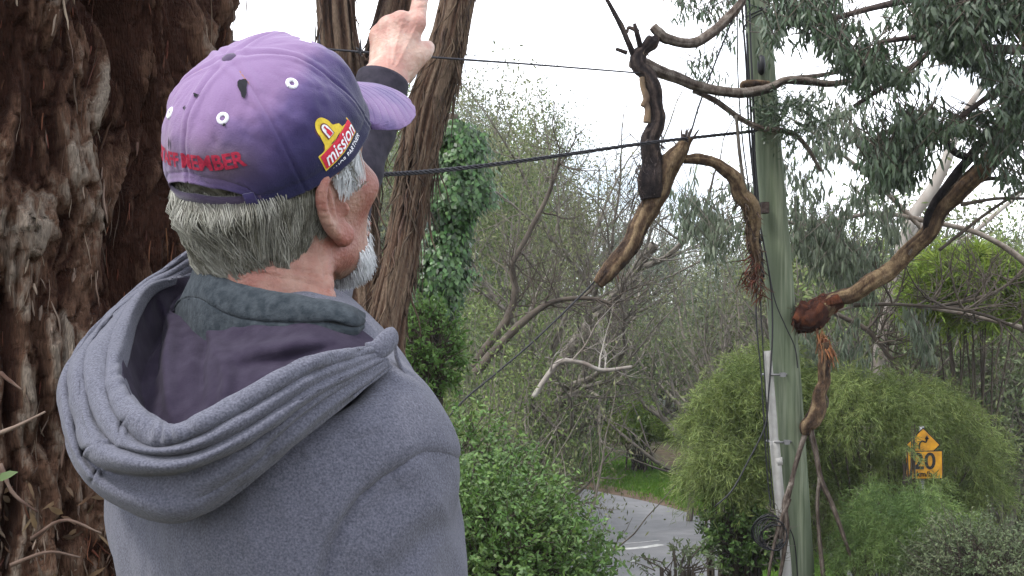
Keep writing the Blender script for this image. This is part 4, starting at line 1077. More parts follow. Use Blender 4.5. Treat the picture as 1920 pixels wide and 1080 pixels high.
def strips(pos, dr, nr, L, Wd, seg=6, curl=0.3, r=rng, bend=.35):
    """bark ribbons: pos, direction, outward normal; bent, tapering, doubled for thickness"""
    N = len(pos); s = unit(np.cross(dr, nr)); t = np.linspace(0, 1, seg)
    L = np.broadcast_to(L, N); Wd = np.broadcast_to(Wd, N)
    b1 = r.normal(0, bend, N); b2 = r.normal(curl * .4, curl, N); ph = r.random(N) * 6
    c = pos[:, None] + dr[:, None] * (L[:, None] * t)[..., None] + s[:, None] * (L[:, None] * (b1[:, None] * t ** 2 * .5 + .14 * bend * np.sin(t * 7 + ph[:, None])))[..., None] + nr[:, None] * (L[:, None] * b2[:, None] * t ** 2)[..., None]
    w = (Wd[:, None] * (np.sin(np.pi * np.clip(t * .85 + .12, 0, 1)) ** .6))[..., None]
    tw = (ph[:, None] + t * 1.5)[..., None] * .5
    sd = s[:, None] * np.cos(tw) + nr[:, None] * np.sin(tw)
    th = nr[:, None] * (w * .25)
    V = np.stack([c - sd * w * .5, c + th, c + sd * w * .5, c - th], 2).reshape(-1, 3)
    base = (np.arange(N) * seg * 4)[:, None, None]; F = []
    for i in range(seg - 1):
        for k in range(4): F.append([i * 4 + k, i * 4 + (k + 1) % 4, (i + 1) * 4 + (k + 1) % 4, (i + 1) * 4 + k])
    return V, (base + np.array(F)[None]).reshape(-1, 4)

def worley(x, y, seed):
    """cell noise in 2D -> nearest, second distance, cell random, offset to the cell point"""
    ix, iy = np.floor(x).astype(np.int64), np.floor(y).astype(np.int64); f1 = np.full(len(x), 9.0); f2 = f1.copy(); rid = np.zeros(len(x)); ox = np.zeros(len(x)); oy = np.zeros(len(x))
    def hh(a, b, k):
        n = (a * 374761393 + b * 668265263 + (seed + k) * 974634777) & 0xffffffff; n = ((n ^ (n >> 13)) * 1274126177) & 0xffffffff; return ((n ^ (n >> 16)) & 0xffff) / 65535.0
    for dx in (-1, 0, 1):
        for dy in (-1, 0, 1):
            cx, cy = ix + dx, iy + dy; px_, py_ = cx + hh(cx, cy, 1), cy + hh(cx, cy, 2); d = np.hypot(x - px_, y - py_)
            m = d < f1; f2 = np.where(m, f1, np.minimum(f2, d)); rid = np.where(m, hh(cx, cy, 3), rid); ox = np.where(m, x - px_, ox); oy = np.where(m, y - py_, oy); f1 = np.where(m, d, f1)
    return f1, f2, rid, ox, oy
# ---- the great trunk on the left
def big_tree():
    base = np.array([-1.20, 2.62, 0.3])
    t = thing('stringybark_tree', 'huge stringybark trunk with thick shredded red and grey bark, directly behind the man', 'tree', base)
    NA, NZ = 400, 580
    a = np.linspace(R(-165), R(35), NA); z = np.linspace(0.55, 2.75, NZ)
    A, Z = np.meshgrid(a, z); a_ = A.ravel(); z_ = Z.ravel()
    s = a_ * 0.62
    q = np.stack([s, z_, 0 * s], 1)
    w1 = fbm(np.stack([s * 3.2, z_ * 2.0, 0 * s + 5], 1), 3, 41); w2 = fbm(np.stack([s * 11, z_ * 5, 0 * s], 1), 2, 43)
    sw = s + 0.055 * w1 + 0.012 * w2
    chunk = fbm(np.stack([sw * 5.0, z_ * 1.5, 0 * s], 1), 3, 51)
    ridge = 1 - np.abs(fbm(np.stack([sw * 15, z_ * 2.6, 0 * s + 3], 1), 3, 52)) * 1.6
    ridge2 = 1 - np.abs(fbm(np.stack([sw * 38, z_ * 6.5 + .9 * w2, 0 * s + 9], 1), 2, 53)) * 1.5
    flake = vnoise(np.stack([sw * 60, z_ * 26, 0 * s], 1), 54)
    fib = fbm(np.stack([sw * 110, z_ * 13, 0 * s], 1), 2, 55)
    # terraces: layers of bark broken off
    lay = fbm(np.stack([sw * 7, z_ * 2.2, 0 * s + 30], 1), 3, 57); step = np.tanh((lay - .1) * 9) * .5; lay2 = fbm(np.stack([sw * 17, z_ * 6.0, 0 * s + 70], 1), 3, 58); step2 = np.tanh(lay2 * 10) * .5
    wx = s + .035 * w1 + .012 * w2 + .010 * fbm(np.stack([s * 40, z_ * 18, 0 * s], 1), 2, 71); wz = z_ + .03 * w2 + .02 * fbm(np.stack([s * 30, z_ * 22, 0 * s + 4], 1), 2, 72)
    a1, a2, ra, oxa, oya = worley(wx * 14, wz * 2.3, 5); b1, b2, rb_, oxb, oyb = worley(wx * 34 + ra * 3, wz * 6.0, 9); c1_, c2_, rc_, oxc, oyc = worley(wx * 75, wz * 15 + rb_ * 5, 13)
    ca = np.clip((a2 - a1) / .22, 0, 1); cb_ = np.clip((b2 - b1) / .25, 0, 1); cc_ = np.clip((c2_ - c1_) / .3, 0, 1)
    plates = 0.030 * (ra - .5) * ca + .022 * (ca - 1) + .010 * oxa * ra + 0.014 * (rb_ - .5) * cb_ + .011 * (cb_ - 1) - .010 * oyb * rb_ + .006 * (rc_ - .5) * cc_ + .004 * (cc_ - 1) - .004 * oyc
    disp = 0.060 * chunk + 0.034 * ridge + 0.010 * ridge2 + 0.004 * fib + 0.034 * step + 0.008 * step2 + plates
    rad = 0.56 + 0.05 * np.clip((1.3 - z_) / .8, 0, 1) ** 2 + disp * 0.95
    rad = rad + 0.07 * np.exp(-((a_ - R(-38)) / .35) ** 2) * np.clip(1.6 - z_, 0, 1)
    V = np.stack([base[0] + rad * np.cos(a_), base[1] + rad * np.sin(a_), z_], 1)
    crest = 0.34 * ridge + 0.12 * ridge2 + 0.25 * chunk + 0.20 * step + 0.10 * step2 + 0.10 * fib - 0.24 + .20 * (ra - .5) + .32 * (rb_ - .5) + .22 * (rc_ - .5) + .16 * (ca - 1) + .20 * (cb_ - 1) + .12 * (cc_ - 1) + .22
    # weathered grey to the left, freshly exposed red inner bark to the right
    px, py = proj(V)
    pal = fbm(np.stack([s * 2.5, z_ * 1.2, 0 * s + 8], 1), 3, 61)
    crest = crest + 0.46 * np.exp(-((s + 0.98) / .17) ** 2) + 0.18 * pal - 0.14 * np.exp(-((s + .30) / .22) ** 2)
    part('trunk', V, grid_faces(NA, NZ), M_bark1, t, base=base, attr={'crest': crest})
    # rest of the trunk above and below
    mb = MB(); add_tube(mb, [(base[0], base[1], -0.2), (base[0], base[1], 0.3), (base[0], base[1], .8)], [0.85, .68, .55], 40, False, .06)
    add_tube(mb, [(base[0], base[1], 2.5), (base[0] - .05, base[1], 4.5), (base[0] - .1, base[1] + .2, 9), (base[0], base[1] + .3, 14)], [0.55, .5, .42, .3], 40, False, .06)
    V2, F2 = mb.get(); part('trunk', V2, F2, M_bark, t, base=base, attr={'crest': np.full(len(V2), .3)})
    N = normals(V, grid_faces(NA, NZ)); 
    rad_dir = np.stack([np.cos(a_), np.sin(a_), 0 * a_], 1)
    vis = (a_ > R(-150)) & (a_ < R(20))
    def put(n, mat, Lr, Wr, sel, kind_seed, down=1.0, curl=.25, bend=.08, sg=5):
        idx = rng.choice(np.nonzero(vis & sel)[0], n)
        d = np.stack([0 * idx, 0 * idx, -np.ones(n) * down], 1) + rng.normal(0, .22, (n, 3)); d = unit(d - rad_dir[idx] * np.einsum('ij,ij->i', d, rad_dir[idx])[:, None])
        flip = rng.random(n) < .35; d[flip] *= -1
        L = Lr[0] + (Lr[1] - Lr[0]) * rng.random(n) ** 2; Wd = Wr[0] + (Wr[1] - Wr[0]) * rng.random(n) ** 2
        Vs, Fs = strips(V[idx] + rad_dir[idx] * 0.002, d, rad_dir[idx], L, Wd, sg, curl, rng, bend)
        part('bark_fibres', Vs, Fs, mat, t, base=base, kind='stuff')
    hi = crest > np.median(crest)
    put(1500, M_barkflake, (.02, .07), (.003, .008), hi, 1, 1, .03, .15)
    put(1500, M_redstrip, (.015, .07), (.002, .006), ~hi, 2, 1, .05)
    put(1500, M_barkflake, (.010, .045), (.003, .010), z_ < 1.12, 3, .4, .08, .15)
    put(1200, M_redstrip, (.012, .06), (.003, .008), z_ < 1.15, 5, .4, .10, .2)
    put(50, M_barkflake, (.10, .22), (.002, .004), hi, 4, 1, .02, .15, 8)
    # a few long sticks and strips caught against the trunk, lower left
    for k, q in enumerate(([(0, 812, 2.0), (40, 795, 1.98), (85, 772, 1.99)], [(0, 700, 2.02), (40, 730, 2.0)], [(60, 1010, 1.95), (120, 975, 1.93), (190, 1000, 1.93)], [(0, 870, 1.96), (25, 925, 1.95), (70, 960, 1.94)], [(20, 1060, 1.9), (90, 1035, 1.9), (150, 1045, 1.92)])):
        mb = MB(); add_tube(mb, crom(PP(q), 10), np.linspace(.0042, .0015, 10), 6, True, .25)
        V3, F3 = mb.get(); part('loose_bark_strip', V3, F3, M_barkflake, t, base=base)
    # the bank of shed bark and dead leaves heaped against the trunk foot
    n = 320; pxr = rng.random(n) * 300 - 30; pyr = 880 + rng.random(n) ** .8 * 240
    idx = rng.choice(np.nonzero(vis & (z_ < 1.18) & (px < 330) & (px > -60))[0], n)
    p = V[idx] + rad_dir[idx] * (0.004 + 0.03 * rng.random(n))[:, None] * np.clip((1.25 - z_[idx]) * 3, 0, 1)[:, None]
    d = rdir(n); nr = unit(rad_dir[idx] + .7 * rdir(n)); d = unit(d - nr * np.einsum('ij,ij->i', d, nr)[:, None])
    Vl, Fl = leaf_arrays(p, d, nr, .015 + .03 * rng.random(n), .004 + .007 * rng.random(n), 4, .2)
    o = top('leaf_litter', Vl, Fl, material('dead_leaf', (0.10, 0.062, 0.034), 0.8, (0.045, 0.026, 0.015), 20, 3, island=.6), None, None, (0, 0, 0), kind='stuff')
    # one green leaf low on the left
    V4, F4 = leaf_arrays(P(-8, 900, 1.93)[None], unit(np.array([[1, -.2, .35]])), unit(np.array([[0, -1, .5]])), .042, .014, 4)
    top('fallen_leaf', V4, F4, M_bush, 'small green leaf lying on the shed bark at the far left edge', 'leaf', tuple(P(-8, 900, 1.93)))
big_tree()
print('big tree', time.time() - T0)

# ---- three stringybark trunks behind the man
def bark_trunk(path, label, seed, side_px=None, mat=None, n_strip=500):
    q = PP([(x, y, d) for x, y, r, d in path]); rad = np.array([r / FPX * d for x, y, r, d in path])
    n = 380; C = crom(np.c_[q, rad], n); base = np.array([C[-1, 0], C[-1, 1], float(ground_z(C[-1, 0], C[-1, 1]))])
    C = np.vstack([C, np.r_[base - [0, 0, .2], rad[-1] * 1.35]])
    t = thing('stringybark_tree', label, 'tree', base, 'stringybark trunks behind the man')
    k = 84
    V, (F, _) = tube(C[:, :3], C[:, 3], k, False)
    c = np.repeat(C[:, :3], k, axis=0); rr = np.repeat(C[:, 3], k); dirn = unit(V - c)
    ang = np.tile(np.linspace(0, 2 * np.pi, k, endpoint=False), len(C)); zz = c[:, 2]
    X = np.stack([np.cos(ang) * 1.9 + .1 * zz, np.sin(ang) * 1.9, zz * .55 + seed], 1); w = fbm(X, 2, seed)
    r1 = 1 - 1.5 * np.abs(fbm(np.stack([np.cos(ang) * 3.4 + .4 * w, np.sin(ang) * 3.4, zz * .8], 1), 3, seed + 1))
    r2 = fbm(np.stack([np.cos(ang + .15 * w) * 11, np.sin(ang + .15 * w) * 11, zz * 2.2], 1), 2, seed + 2)
    d = rr * (0.15 * r1 + 0.10 * r2 + 0.09 * w)
    V = c + (V - c) + dirn * d[:, None]
    part('trunk', V, F, mat or M_bark3, t, base=base, attr={'crest': .42 * r1 + .30 * r2 + .12})
    idx = rng.choice(len(V) - 2 * k, n_strip); nr = dirn[idx]
    tang = unit(C[np.minimum(idx // k + 1, n), :3] - C[idx // k, :3]) 
    Vs, Fs = strips(V[idx], unit(tang + rng.normal(0, .12, (n_strip, 3))), nr, .12 + .40 * rng.random(n_strip) ** 2, .006 + .014 * rng.random(n_strip), 6, .10)
    part('bark_fibres', Vs, Fs, M_strip, t, base=base, kind='stuff')
    return t
T1 = bark_trunk([(618, -900, 26, 8.3), (626, -300, 30, 8.3), (630, 0, 33, 8.3), (637, 100, 34, 8.3), (650, 250, 33, 8.3), (668, 420, 34, 8.25), (690, 600, 36, 8.2), (700, 800, 40, 8.1), (702, 1000, 44, 8.0)], 'leftmost and most upright of the three stringybark trunks behind the cap', 3)
T2 = bark_trunk([(860, -700, 26, 8.6), (790, -260, 30, 8.6), (748, 0, 33, 8.6), (722, 100, 32, 8.5), (700, 220, 28, 8.5), (684, 340, 27, 8.4), (672, 450, 30, 8.3), (668, 560, 34, 8.2), (672, 700, 38, 8.0), (680, 900, 42, 7.9)], 'stringybark trunk rising directly behind the pointing hand', 17)
T3 = bark_trunk([(990, -700, 26, 8.0), (915, -260, 27, 8.0), (858, 0, 28, 8.0), (836, 100, 30, 8.0), (804, 200, 33, 8.0), (783, 300, 31, 8.0), (771, 370, 28, 8.0), (752, 480, 30, 7.95), (728, 590, 32, 7.9), (714, 700, 36, 7.85), (706, 850, 42, 7.8), (700, 1000, 46, 7.8)], 'rightmost leaning stringybark trunk, just right of the pointing hand', 29, n_strip=900)
def hanging_fibres(parent, pts, n, L, seed=0):
    b = parent_base(parent); p = PP(pts)[rng.integers(0, len(pts), n)] + rng.normal(0, .018, (n, 3))
    V, F = strips(p, unit(np.array([0, 0, -1.0]) + rng.normal(0, .08, (n, 3))), unit(rdir(n) * [1, 1, .1]), L * (.3 + .7 * rng.random(n)), .004 + .009 * rng.random(n), 8, .05)
    part('hanging_bark', V, F, M_strip, parent, base=np.array(b), kind='stuff')
hanging_fibres(T3, [(862, 20, 7.9), (858, 60, 7.9), (856, 90, 7.9), (870, 10, 7.9), (866, 40, 7.9)], 40, .30)
hanging_fibres(T3, [(858, 110, 7.9), (856, 118, 7.9), (855, 150, 7.9)], 14, .28)
hanging_fibres(T3, [(826, 180, 7.85), (822, 210, 7.85), (818, 230, 7.85)], 24, .18)
hanging_fibres(T1, [(598, -10, 8.1), (599, 30, 8.1), (600, 50, 8.1)], 10, .35)

# ---- ivy smothering a trunk right of the leaning stringybark
def ivy():
    base = np.array([P(850, 640, 9.4)[0], 9.4, 0]); base[2] = float(ground_z(base[0], base[1]))
    t = thing('ivy_covered_tree', 'tree trunk smothered in dark green ivy, right of the leaning trunk', 'tree', base)
    pth = PP([(846, 215, 9.4), (842, 300, 9.4), (836, 400, 9.4), (825, 500, 9.4), (815, 620, 9.4), (805, 750, 9.4)]); pth = np.vstack([pth, base])
    mb = MB(); add_tube(mb, crom(pth, 60), np.linspace(.05, .07, 60), 12, True, .1); V, F = mb.get(); part('trunk', V, F, M_twigd, t, base=base)
    n = 17000; y = 225 + 430 * rng.random(n) ** .95
    cx = np.interp(y, [225, 260, 350, 450, 550, 640, 730], [842, 858, 860, 832, 817, 802, 800]); hw = np.interp(y, [225, 250, 300, 380, 420, 480, 560, 640, 730], [12, 44, 56, 56, 48, 54, 50, 44, 36])
    lump = vnoise(np.stack([y / 34, rng.random(n) * 3, 0 * y], 1), 5)
    th = rng.random(n) * 2 * np.pi; rr = np.sqrt(.35 + .65 * rng.random(n)) * (1 + .8 * lump + .25 * (rng.random(n) < .12))
    px = cx + hw * rr * np.cos(th); dd = 9.4 + hw / FPX * 9.4 * rr * np.sin(th)
    p = np.stack([(px - 960) / FPX * dd, dd, CAMZ + (650 - y) / FPX * dd], 1) + rng.normal(0, .015, (n, 3))
    keep = (vnoise(p * 6, 8) + .6 * vnoise(p * 15, 9)) > -.45; p = p[keep]; th = th[keep]; n = len(p)
    nr = unit(np.stack([np.cos(th), np.sin(th) - .3, .4 + 0 * th], 1) + .5 * rdir(n)); d = unit(np.array([0, 0, -1.0]) + .7 * rdir(n)); d = unit(d - nr * np.einsum('ij,ij->i', d, nr)[:, None])
    V, F = leaf_arrays(p, d, nr, .03 + .035 * rng.random(n), .02 + .02 * rng.random(n), 2)
    part('ivy_leaves', V, F, M_ivy, t, base=base, kind='stuff')
ivy()
print('trunks', time.time() - T0)

# ---- utility pole with cables
def pole():
    b0 = P(1505, 1188, 11.2); base = np.array([b0[0], 11.2, float(ground_z(b0[0], 11.2))])
    t = thing('utility_pole', 'green-grey treated timber power pole hung with black cables', 'pole', base)
    M_pole = material('green_treated_timber', (0.070, 0.092, 0.052), 0.9, (0.20, 0.225, 0.155), 34, 8, 0.8, 60, stretch=(1, 1, .05), col3=(0.11, 0.135, 0.085), scale3=6, bdist=0.008)
    M_cable = material('black_cable', (0.012, 0.012, 0.014), 0.5)
    M_pvc = material('grey_pvc', (0.36, 0.35, 0.33), 0.6, (0.29, 0.28, 0.26), 14, 7, 0.2, 20)
    M_steel = material('dull_steel', (0.16, 0.16, 0.16), 0.5, metal=.6)
    q = crom(PP([(1378, -620, 11.2), (1420, 0, 11.2), (1440, 270, 11.2), (1462, 540, 11.2), (1481, 800, 11.2), (1499, 1080, 11.2)]), 120)
    q = np.vstack([q, base - [0, 0, .4]]); rad = np.interp(q[:, 2], [-1.2, 1.4, 4.6, 7.5], [.138, .128, .112, .10])
    V, (F, _) = tube(q, rad, 64, True); C = np.repeat(q, 64, axis=0); n = len(C)
    ang = np.tile(np.linspace(0, 2 * np.pi, 64, endpoint=False), len(q))
    # drying cracks and a slow wobble
    crack = np.zeros(n)
    for a0, z0, z1, w in ((2.7, .5, 3.4, .05), (3.1, .7, 1.5, .05), (3.5, 2.2, 4.8, .05), (2.9, 3.2, 5, .05), (3.8, -.5, 1.8, .05), (3.3, -.6, .6, .04), (2.4, -1, 2, .05)):
        zc = C[:, 2]; a_ = a0 + .05 * np.sin(zc * 1.3 + a0); dA = np.abs((ang - a_ + np.pi) % (2 * np.pi) - np.pi)
        crack += np.exp(-(dA / w) ** 2) * np.clip((zc - z0) * 3, 0, 1) * np.clip((z1 - zc) * 3, 0, 1)
    V[:n] = C + (V[:n] - C) * (1 - .07 * crack + .012 * vnoise(np.stack([np.cos(ang) * 3, np.sin(ang) * 3, C[:, 2] * .7], 1), 3))[:, None]
    part('post', V, [F, _], M_pole, t, base=base)
    # pvc conduit and its clamps
    mb = MB(); c1 = PP([(1438, 658, 11.03), (1447, 760, 11.03), (1452, 832, 11.03)]); c2 = PP([(1452, 826, 11.03), (1459, 905, 11.02), (1468, 1000, 11.0), (1476, 1090, 10.98)]); c2 = np.vstack([c2, [c2[-1][0] + .03, 10.98, base[2] - .1]])
    add_tube(mb, crom(c1, 20), .039, 20); V, F = mb.get(); part('conduit', V, F, M_pvc, t, base=base)
    mb = MB(); add_tube(mb, crom(c2, 30), .045, 20); V, F = mb.get(); part('conduit', V, F, M_pvc, t, base=base)
    mb = MB(); add_tube(mb, PP([(1456, 858, 11.03), (1457.5, 872, 11.03)]), .051, 20); V, F = mb.get(); part('conduit_coupling', V, F, M_pvc, t, base=base)
    for (x, y) in ((1444, 702), (1452, 827)):
        mb = MB(); an = np.linspace(0, 2 * np.pi, 30); c = P(x + 8, y, 11.10)
        add_tube(mb, c + np.stack([np.cos(an) * .105, np.sin(an) * .13, 0 * an], 1), .010, 8, False)
        box(mb, tuple(c + [.02, -.145, -.02]), tuple(c + [.07, -.115, .02]))
        V, F = mb.get(); part('pipe_clamp', V, F, M_steel, t, base=base, smooth=False)
    # cables run down the left side of the pole
    def cable(pl, r=.006, name='cable', n=50, lab=None):
        mb = MB(); add_tube(mb, crom(PP(pl), n), r, 6); V, F = mb.get(); return part(name, V, F, M_cable, t, base=base, label=lab)
    cable([(1392, -200, 11.05), (1398, 0, 11.05), (1403, 120, 11.05), (1410, 250, 11.05), (1418, 380, 11.05), (1428, 480, 11.05), (1432, 520, 11.05)], .011)
    cable([(1388, -200, 11.08), (1391, 0, 11.08), (1399, 120, 11.06), (1404, 240, 11.05), (1414, 350, 11.05), (1423, 470, 11.05), (1430, 530, 11.05)], .010)
    cable([(1396, -200, 11.02), (1405, 0, 11.02), (1408, 100, 11.02), (1413, 200, 11.0), (1416, 300, 11.0), (1426, 420, 11.0)], .009)
    cable([(1382, 20, 11.1), (1384, 150, 11.1), (1392, 260, 11.08), (1402, 340, 11.06), (1412, 440, 11.05), (1416, 500, 11.05)], .007)
    cable([(1410, 250, 11.0), (1413, 330, 10.99), (1425, 420, 11.0), (1440, 500, 11.0), (1447, 560, 11.02), (1448, 640, 11.0), (1441, 740, 10.97), (1434, 800, 10.95), (1400, 870, 10.9), (1372, 920, 10.85), (1340, 950, 10.8)], .008)
    cable([(1428, 440, 11.0), (1420, 520, 11.0), (1418, 600, 11.0), (1427, 700, 10.98), (1432, 780, 10.97), (1438, 880, 10.96), (1446, 960, 10.95)], .007)
    cable([(1430, 470, 11.02), (1426, 560, 11.0), (1431, 660, 10.99), (1437, 760, 10.97), (1441, 850, 10.96), (1452, 955, 10.95)], .006)
    cable([(1437, 480, 11.03), (1452, 560, 11.03), (1472, 610, 11.03), (1490, 650, 11.04), (1496, 690, 11.05)], .006)
    cable([(1474, 978, 11.04), (1488, 1010, 11.03), (1494, 1060, 11.02), (1496, 1110, 11.02)], .006)
    cable([(1415, 246, 11.05), (1437, 238, 11.05), (1462, 247, 11.08)], .012)
    # loops round the pole top, mounting plate
    for (y, w) in ((12, .118), (40, .12), (20, .124)):
        an = np.linspace(0, 2 * np.pi, 40); c = P(1423 if y < 30 else 1421, y, 11.2); mb = MB()
        add_tube(mb, c + np.stack([np.cos(an) * w, np.sin(an) * w, .06 * np.sin(an * 1 + y)], 1), .006, 6, False); V, F = mb.get(); part('cable_loop', V, F, M_cable, t, base=base)
    mb = MB(); c = P(1427, 122, 11.06); add_tube(mb, [c + [0, 0, .09], c + [0, -.01, .07], c + [0, -.015, 0], c + [0, -.01, -.07], c + [0, 0, -.09]], [.006, .03, .038, .032, .008], 14); V, F = mb.get(); part('cable_clamp', V, F, M_cable, t, base=base)
    mb = MB(); c = P(1432, 390, 11.03); box(mb, tuple(c - [.03, .05, .05]), tuple(c + [.04, .03, .05])); V, F = mb.get(); o = part('junction_fitting', V, F, M_darklimb, t, base=base, smooth=False)
    # coil of slack cable low on the pole
    for k in range(9):
        an = np.linspace(.3 + .1 * k, 2 * np.pi + .1 + .1 * k, 44); c = P(1440 + k * 1.6, 995 + k * 1.5, 10.93 - .004 * k); r = (31 - k * 1.2) / FPX * 10.95
        mb = MB(); add_tube(mb, c + np.stack([np.cos(an) * r, .05 * np.sin(an * 2 + k), np.sin(an) * r * (1.0 + .05 * (k % 3))], 1), .0065, 6); V, F = mb.get(); part('cable_coil', V, F, M_cable, t, base=base)
    return base
pole()
M_line = material('overhead_cable', (0.020, 0.019, 0.024), 0.6)
def power_lines():
    mb = MB(); q = crom(PP([(-1500, -60, 6.4), (-600, 0, 6.6), (240, 62, 7.0), (420, 76, 7.3), (590, 90, 7.6), (660, 96, 7.65), (860, 111, 7.7), (1000, 121, 8.6), (1200, 137, 10.5)]), 90); add_tube(mb, q, .007, 6)
    V, F = mb.get(); top('power_line', V, F, M_line, 'thin upper cable running from behind the cap to the hanging branch', 'power line', tuple(q[80]))
    # black spikes (ties) where it crosses the trunks
    t0 = thing('overhead_cable', 'thick twisted cable sagging from behind the man to the pole', 'power line', PP([(1000, 300, 10.4)])[0])
    q = crom(PP([(-1500, 420, 5.4), (-500, 385, 5.8), (300, 350, 6.2), (560, 338, 6.8), (705, 328, 7.2), (800, 322, 7.6), (920, 309, 8.4), (1040, 293, 9.2), (1200, 270, 10.1), (1320, 256, 10.7), (1415, 246, 11.05)]), 420)
    s = np.linspace(0, 240, 420)
    for k in range(3):
        mb = MB(); off = .009 * np.stack([0 * s, np.cos(s + k * 2.09), np.sin(s + k * 2.09)], 1); add_tube(mb, q + off, .0072, 6); V, F = mb.get()
        part('cable_strand', V, F, M_line, t0)
    mb = MB(); q = crom(PP([(1392, -10, 11.0), (1372, 40, 10.98), (1340, 120, 10.9), (1310, 200, 10.88), (1290, 262, 10.85), (1250, 335, 10.75), (1205, 415, 10.7), (1165, 470, 10.68), (1100, 543, 10.6), (1000, 640, 10.5), (930, 700, 10.4), (860, 760, 10.3), (800, 840, 10.2)]), 90); add_tube(mb, q, .009, 6)
    V, F = mb.get(); top('broken_cable', V, F, M_line, 'fallen cable hanging diagonally from the pole top down to the scrub', 'cable', tuple(q[45]))
    for k, (x, y, l) in enumerate(((599, 92, 'short dark tie on the upper cable at the left edge of the upright trunk'), (676, 97, 'short dark tie on the upper cable at the right edge of the upright trunk'))):
        mb = MB(); c = P(x, y, 7.65)
        for dx, dz in ((0, .09), (0, -.03), (.05, .0), (-.05, .0), (-.03, .03)): add_tube(mb, [c, c + [dx, 0, dz]], [.012, .002], 6)
        V, F = mb.get(); top('wire_tie', V, F, M_line, l, 'wire tie', tuple(c))
power_lines()

# ---- broken branches caught in the cables
def ptube(mb, pl, rough=.12, seed=0, n=None, k=12, d=None):
    q = PP([(x, y, dd) for x, y, r, dd in pl]); r = np.array([r / FPX * dd for x, y, r, dd in pl]); n = n or max(12, len(pl) * 9)
    C = crom(np.c_[q, r], n); add_tube(mb, C[:, :3], np.maximum(C[:, 3], .001), k, True, rough, seed)
M_limbbark = bark_material('peeling_limb_bark', (0.21, 0.15, 0.088), (0.085, 0.054, 0.033), (0.022, 0.014, 0.011), 16)
M_charbark = bark_material('blackened_bark', (0.075, 0.055, 0.045), (0.028, 0.021, 0.020), (0.010, 0.008, 0.009), 20)
M_greybark = bark_material('weathered_grey_bark', (0.24, 0.21, 0.18), (0.12, 0.095, 0.078), (0.04, 0.028, 0.022), 20)
M_redbark = bark_material('torn_red_bark', (0.13, 0.045, 0.022), (0.055, 0.020, 0.013), (0.025, 0.009, 0.007), 22)
def limb(name, pl, mat, parent, base, seed=0, amp=1.0, k=None):
    """a bough with lengthwise furrows, knots and peeling ridges"""
    q = PP([(x, y, dd) for x, y, r, dd in pl]); r = np.array([r / FPX * dd for x, y, r, dd in pl]); big = r.max() > .045
    n = len(pl) * (16 if big else 8); k = k or (40 if big else 14); C = crom(np.c_[q, r], n); C[:, 3] = np.maximum(C[:, 3], .0015)
    C[:, :3] += (C[:, 3] * .35)[:, None] * np.stack([vnoise(np.c_[np.arange(n) * .07, np.full(n, j * 9.1 + seed), np.zeros(n)], seed) for j in range(3)], 1)
    V, (F, T) = tube(C[:, :3], C[:, 3], k, True); m = n * k; c = np.repeat(C[:, :3], k, 0); rr = np.repeat(C[:, 3], k); dn = unit(V[:m] - c)
    s_ = np.repeat(np.concatenate([[0], np.cumsum(np.linalg.norm(np.diff(C[:, :3], axis=0), axis=1))]), k); a = np.tile(np.linspace(0, 2 * np.pi, k, endpoint=False), n) + .9 * s_ + seed
    w = fbm(np.stack([np.cos(a) * 1.2, np.sin(a) * 1.2, s_ * .7 + seed], 1), 2, seed); r1 = 1 - 1.5 * np.abs(fbm(np.stack([np.cos(a + .3 * w) * 2.6, np.sin(a + .3 * w) * 2.6, s_ * .8], 1), 3, seed + 1)); st = np.tanh(6 * fbm(np.stack([np.cos(a) * 2, np.sin(a) * 2, s_ * 1.3], 1), 3, seed + 5))
    V[:m] += dn * (rr * amp * (.12 * w + .10 * r1 + .02 * st + .07 * fbm(V[:m] * 22, 3, seed)))[:, None]
    cr_ = np.r_[.16 * r1 + .10 * st + .24 * w + .14 * fbm(V[:m] * 30, 3, seed + 7) + .16, [.2, .2]]
    return part(name, V, [F, T], mat, parent, base=base, attr={'crest': cr_})
def px_path(pl, n=40): return crom(PP([(x, y, dd) for x, y, r, dd in pl]), n)
def shag(parent, pl, n, L, W_, mat, base, spread, curl=.3, name='shaggy_bark', down=.8):
    q = px_path(pl, 60); i = rng.integers(0, 60, n); nr = rdir(n); p = q[i] + nr * spread * (.6 + .5 * rng.random(n))[:, None]
    V, F = strips(p, unit(np.array([0, 0, -down]) + .7 * rdir(n)), nr, L * (.3 + .7 * rng.random(n)), W_ * (.4 + .8 * rng.random(n)), 5, curl); part(name, V, F, mat, parent, base=base, kind='stuff')
def splinters(parent, c, dirn, n, L, r, mat, base, name='splinter'):
    mb = MB(); c = np.array(c)
    for k in range(n):
        d = unit(np.array(dirn) + .35 * rng.normal(size=3)); o = c + rng.normal(0, r, 3); add_tube(mb, [o - d * L * .2, o + d * L * (.4 + .6 * rng.random()), o + d * L * (.7 + .6 * rng.random())], [.014, .008, .001], 5)
    V, F = mb.get(); part(name, V, F, mat, parent, base=base, smooth=False, kind='stuff')
BK = {M_limb.name: M_limbbark, M_darklimb.name: M_charbark, M_greylimb.name: M_greybark}
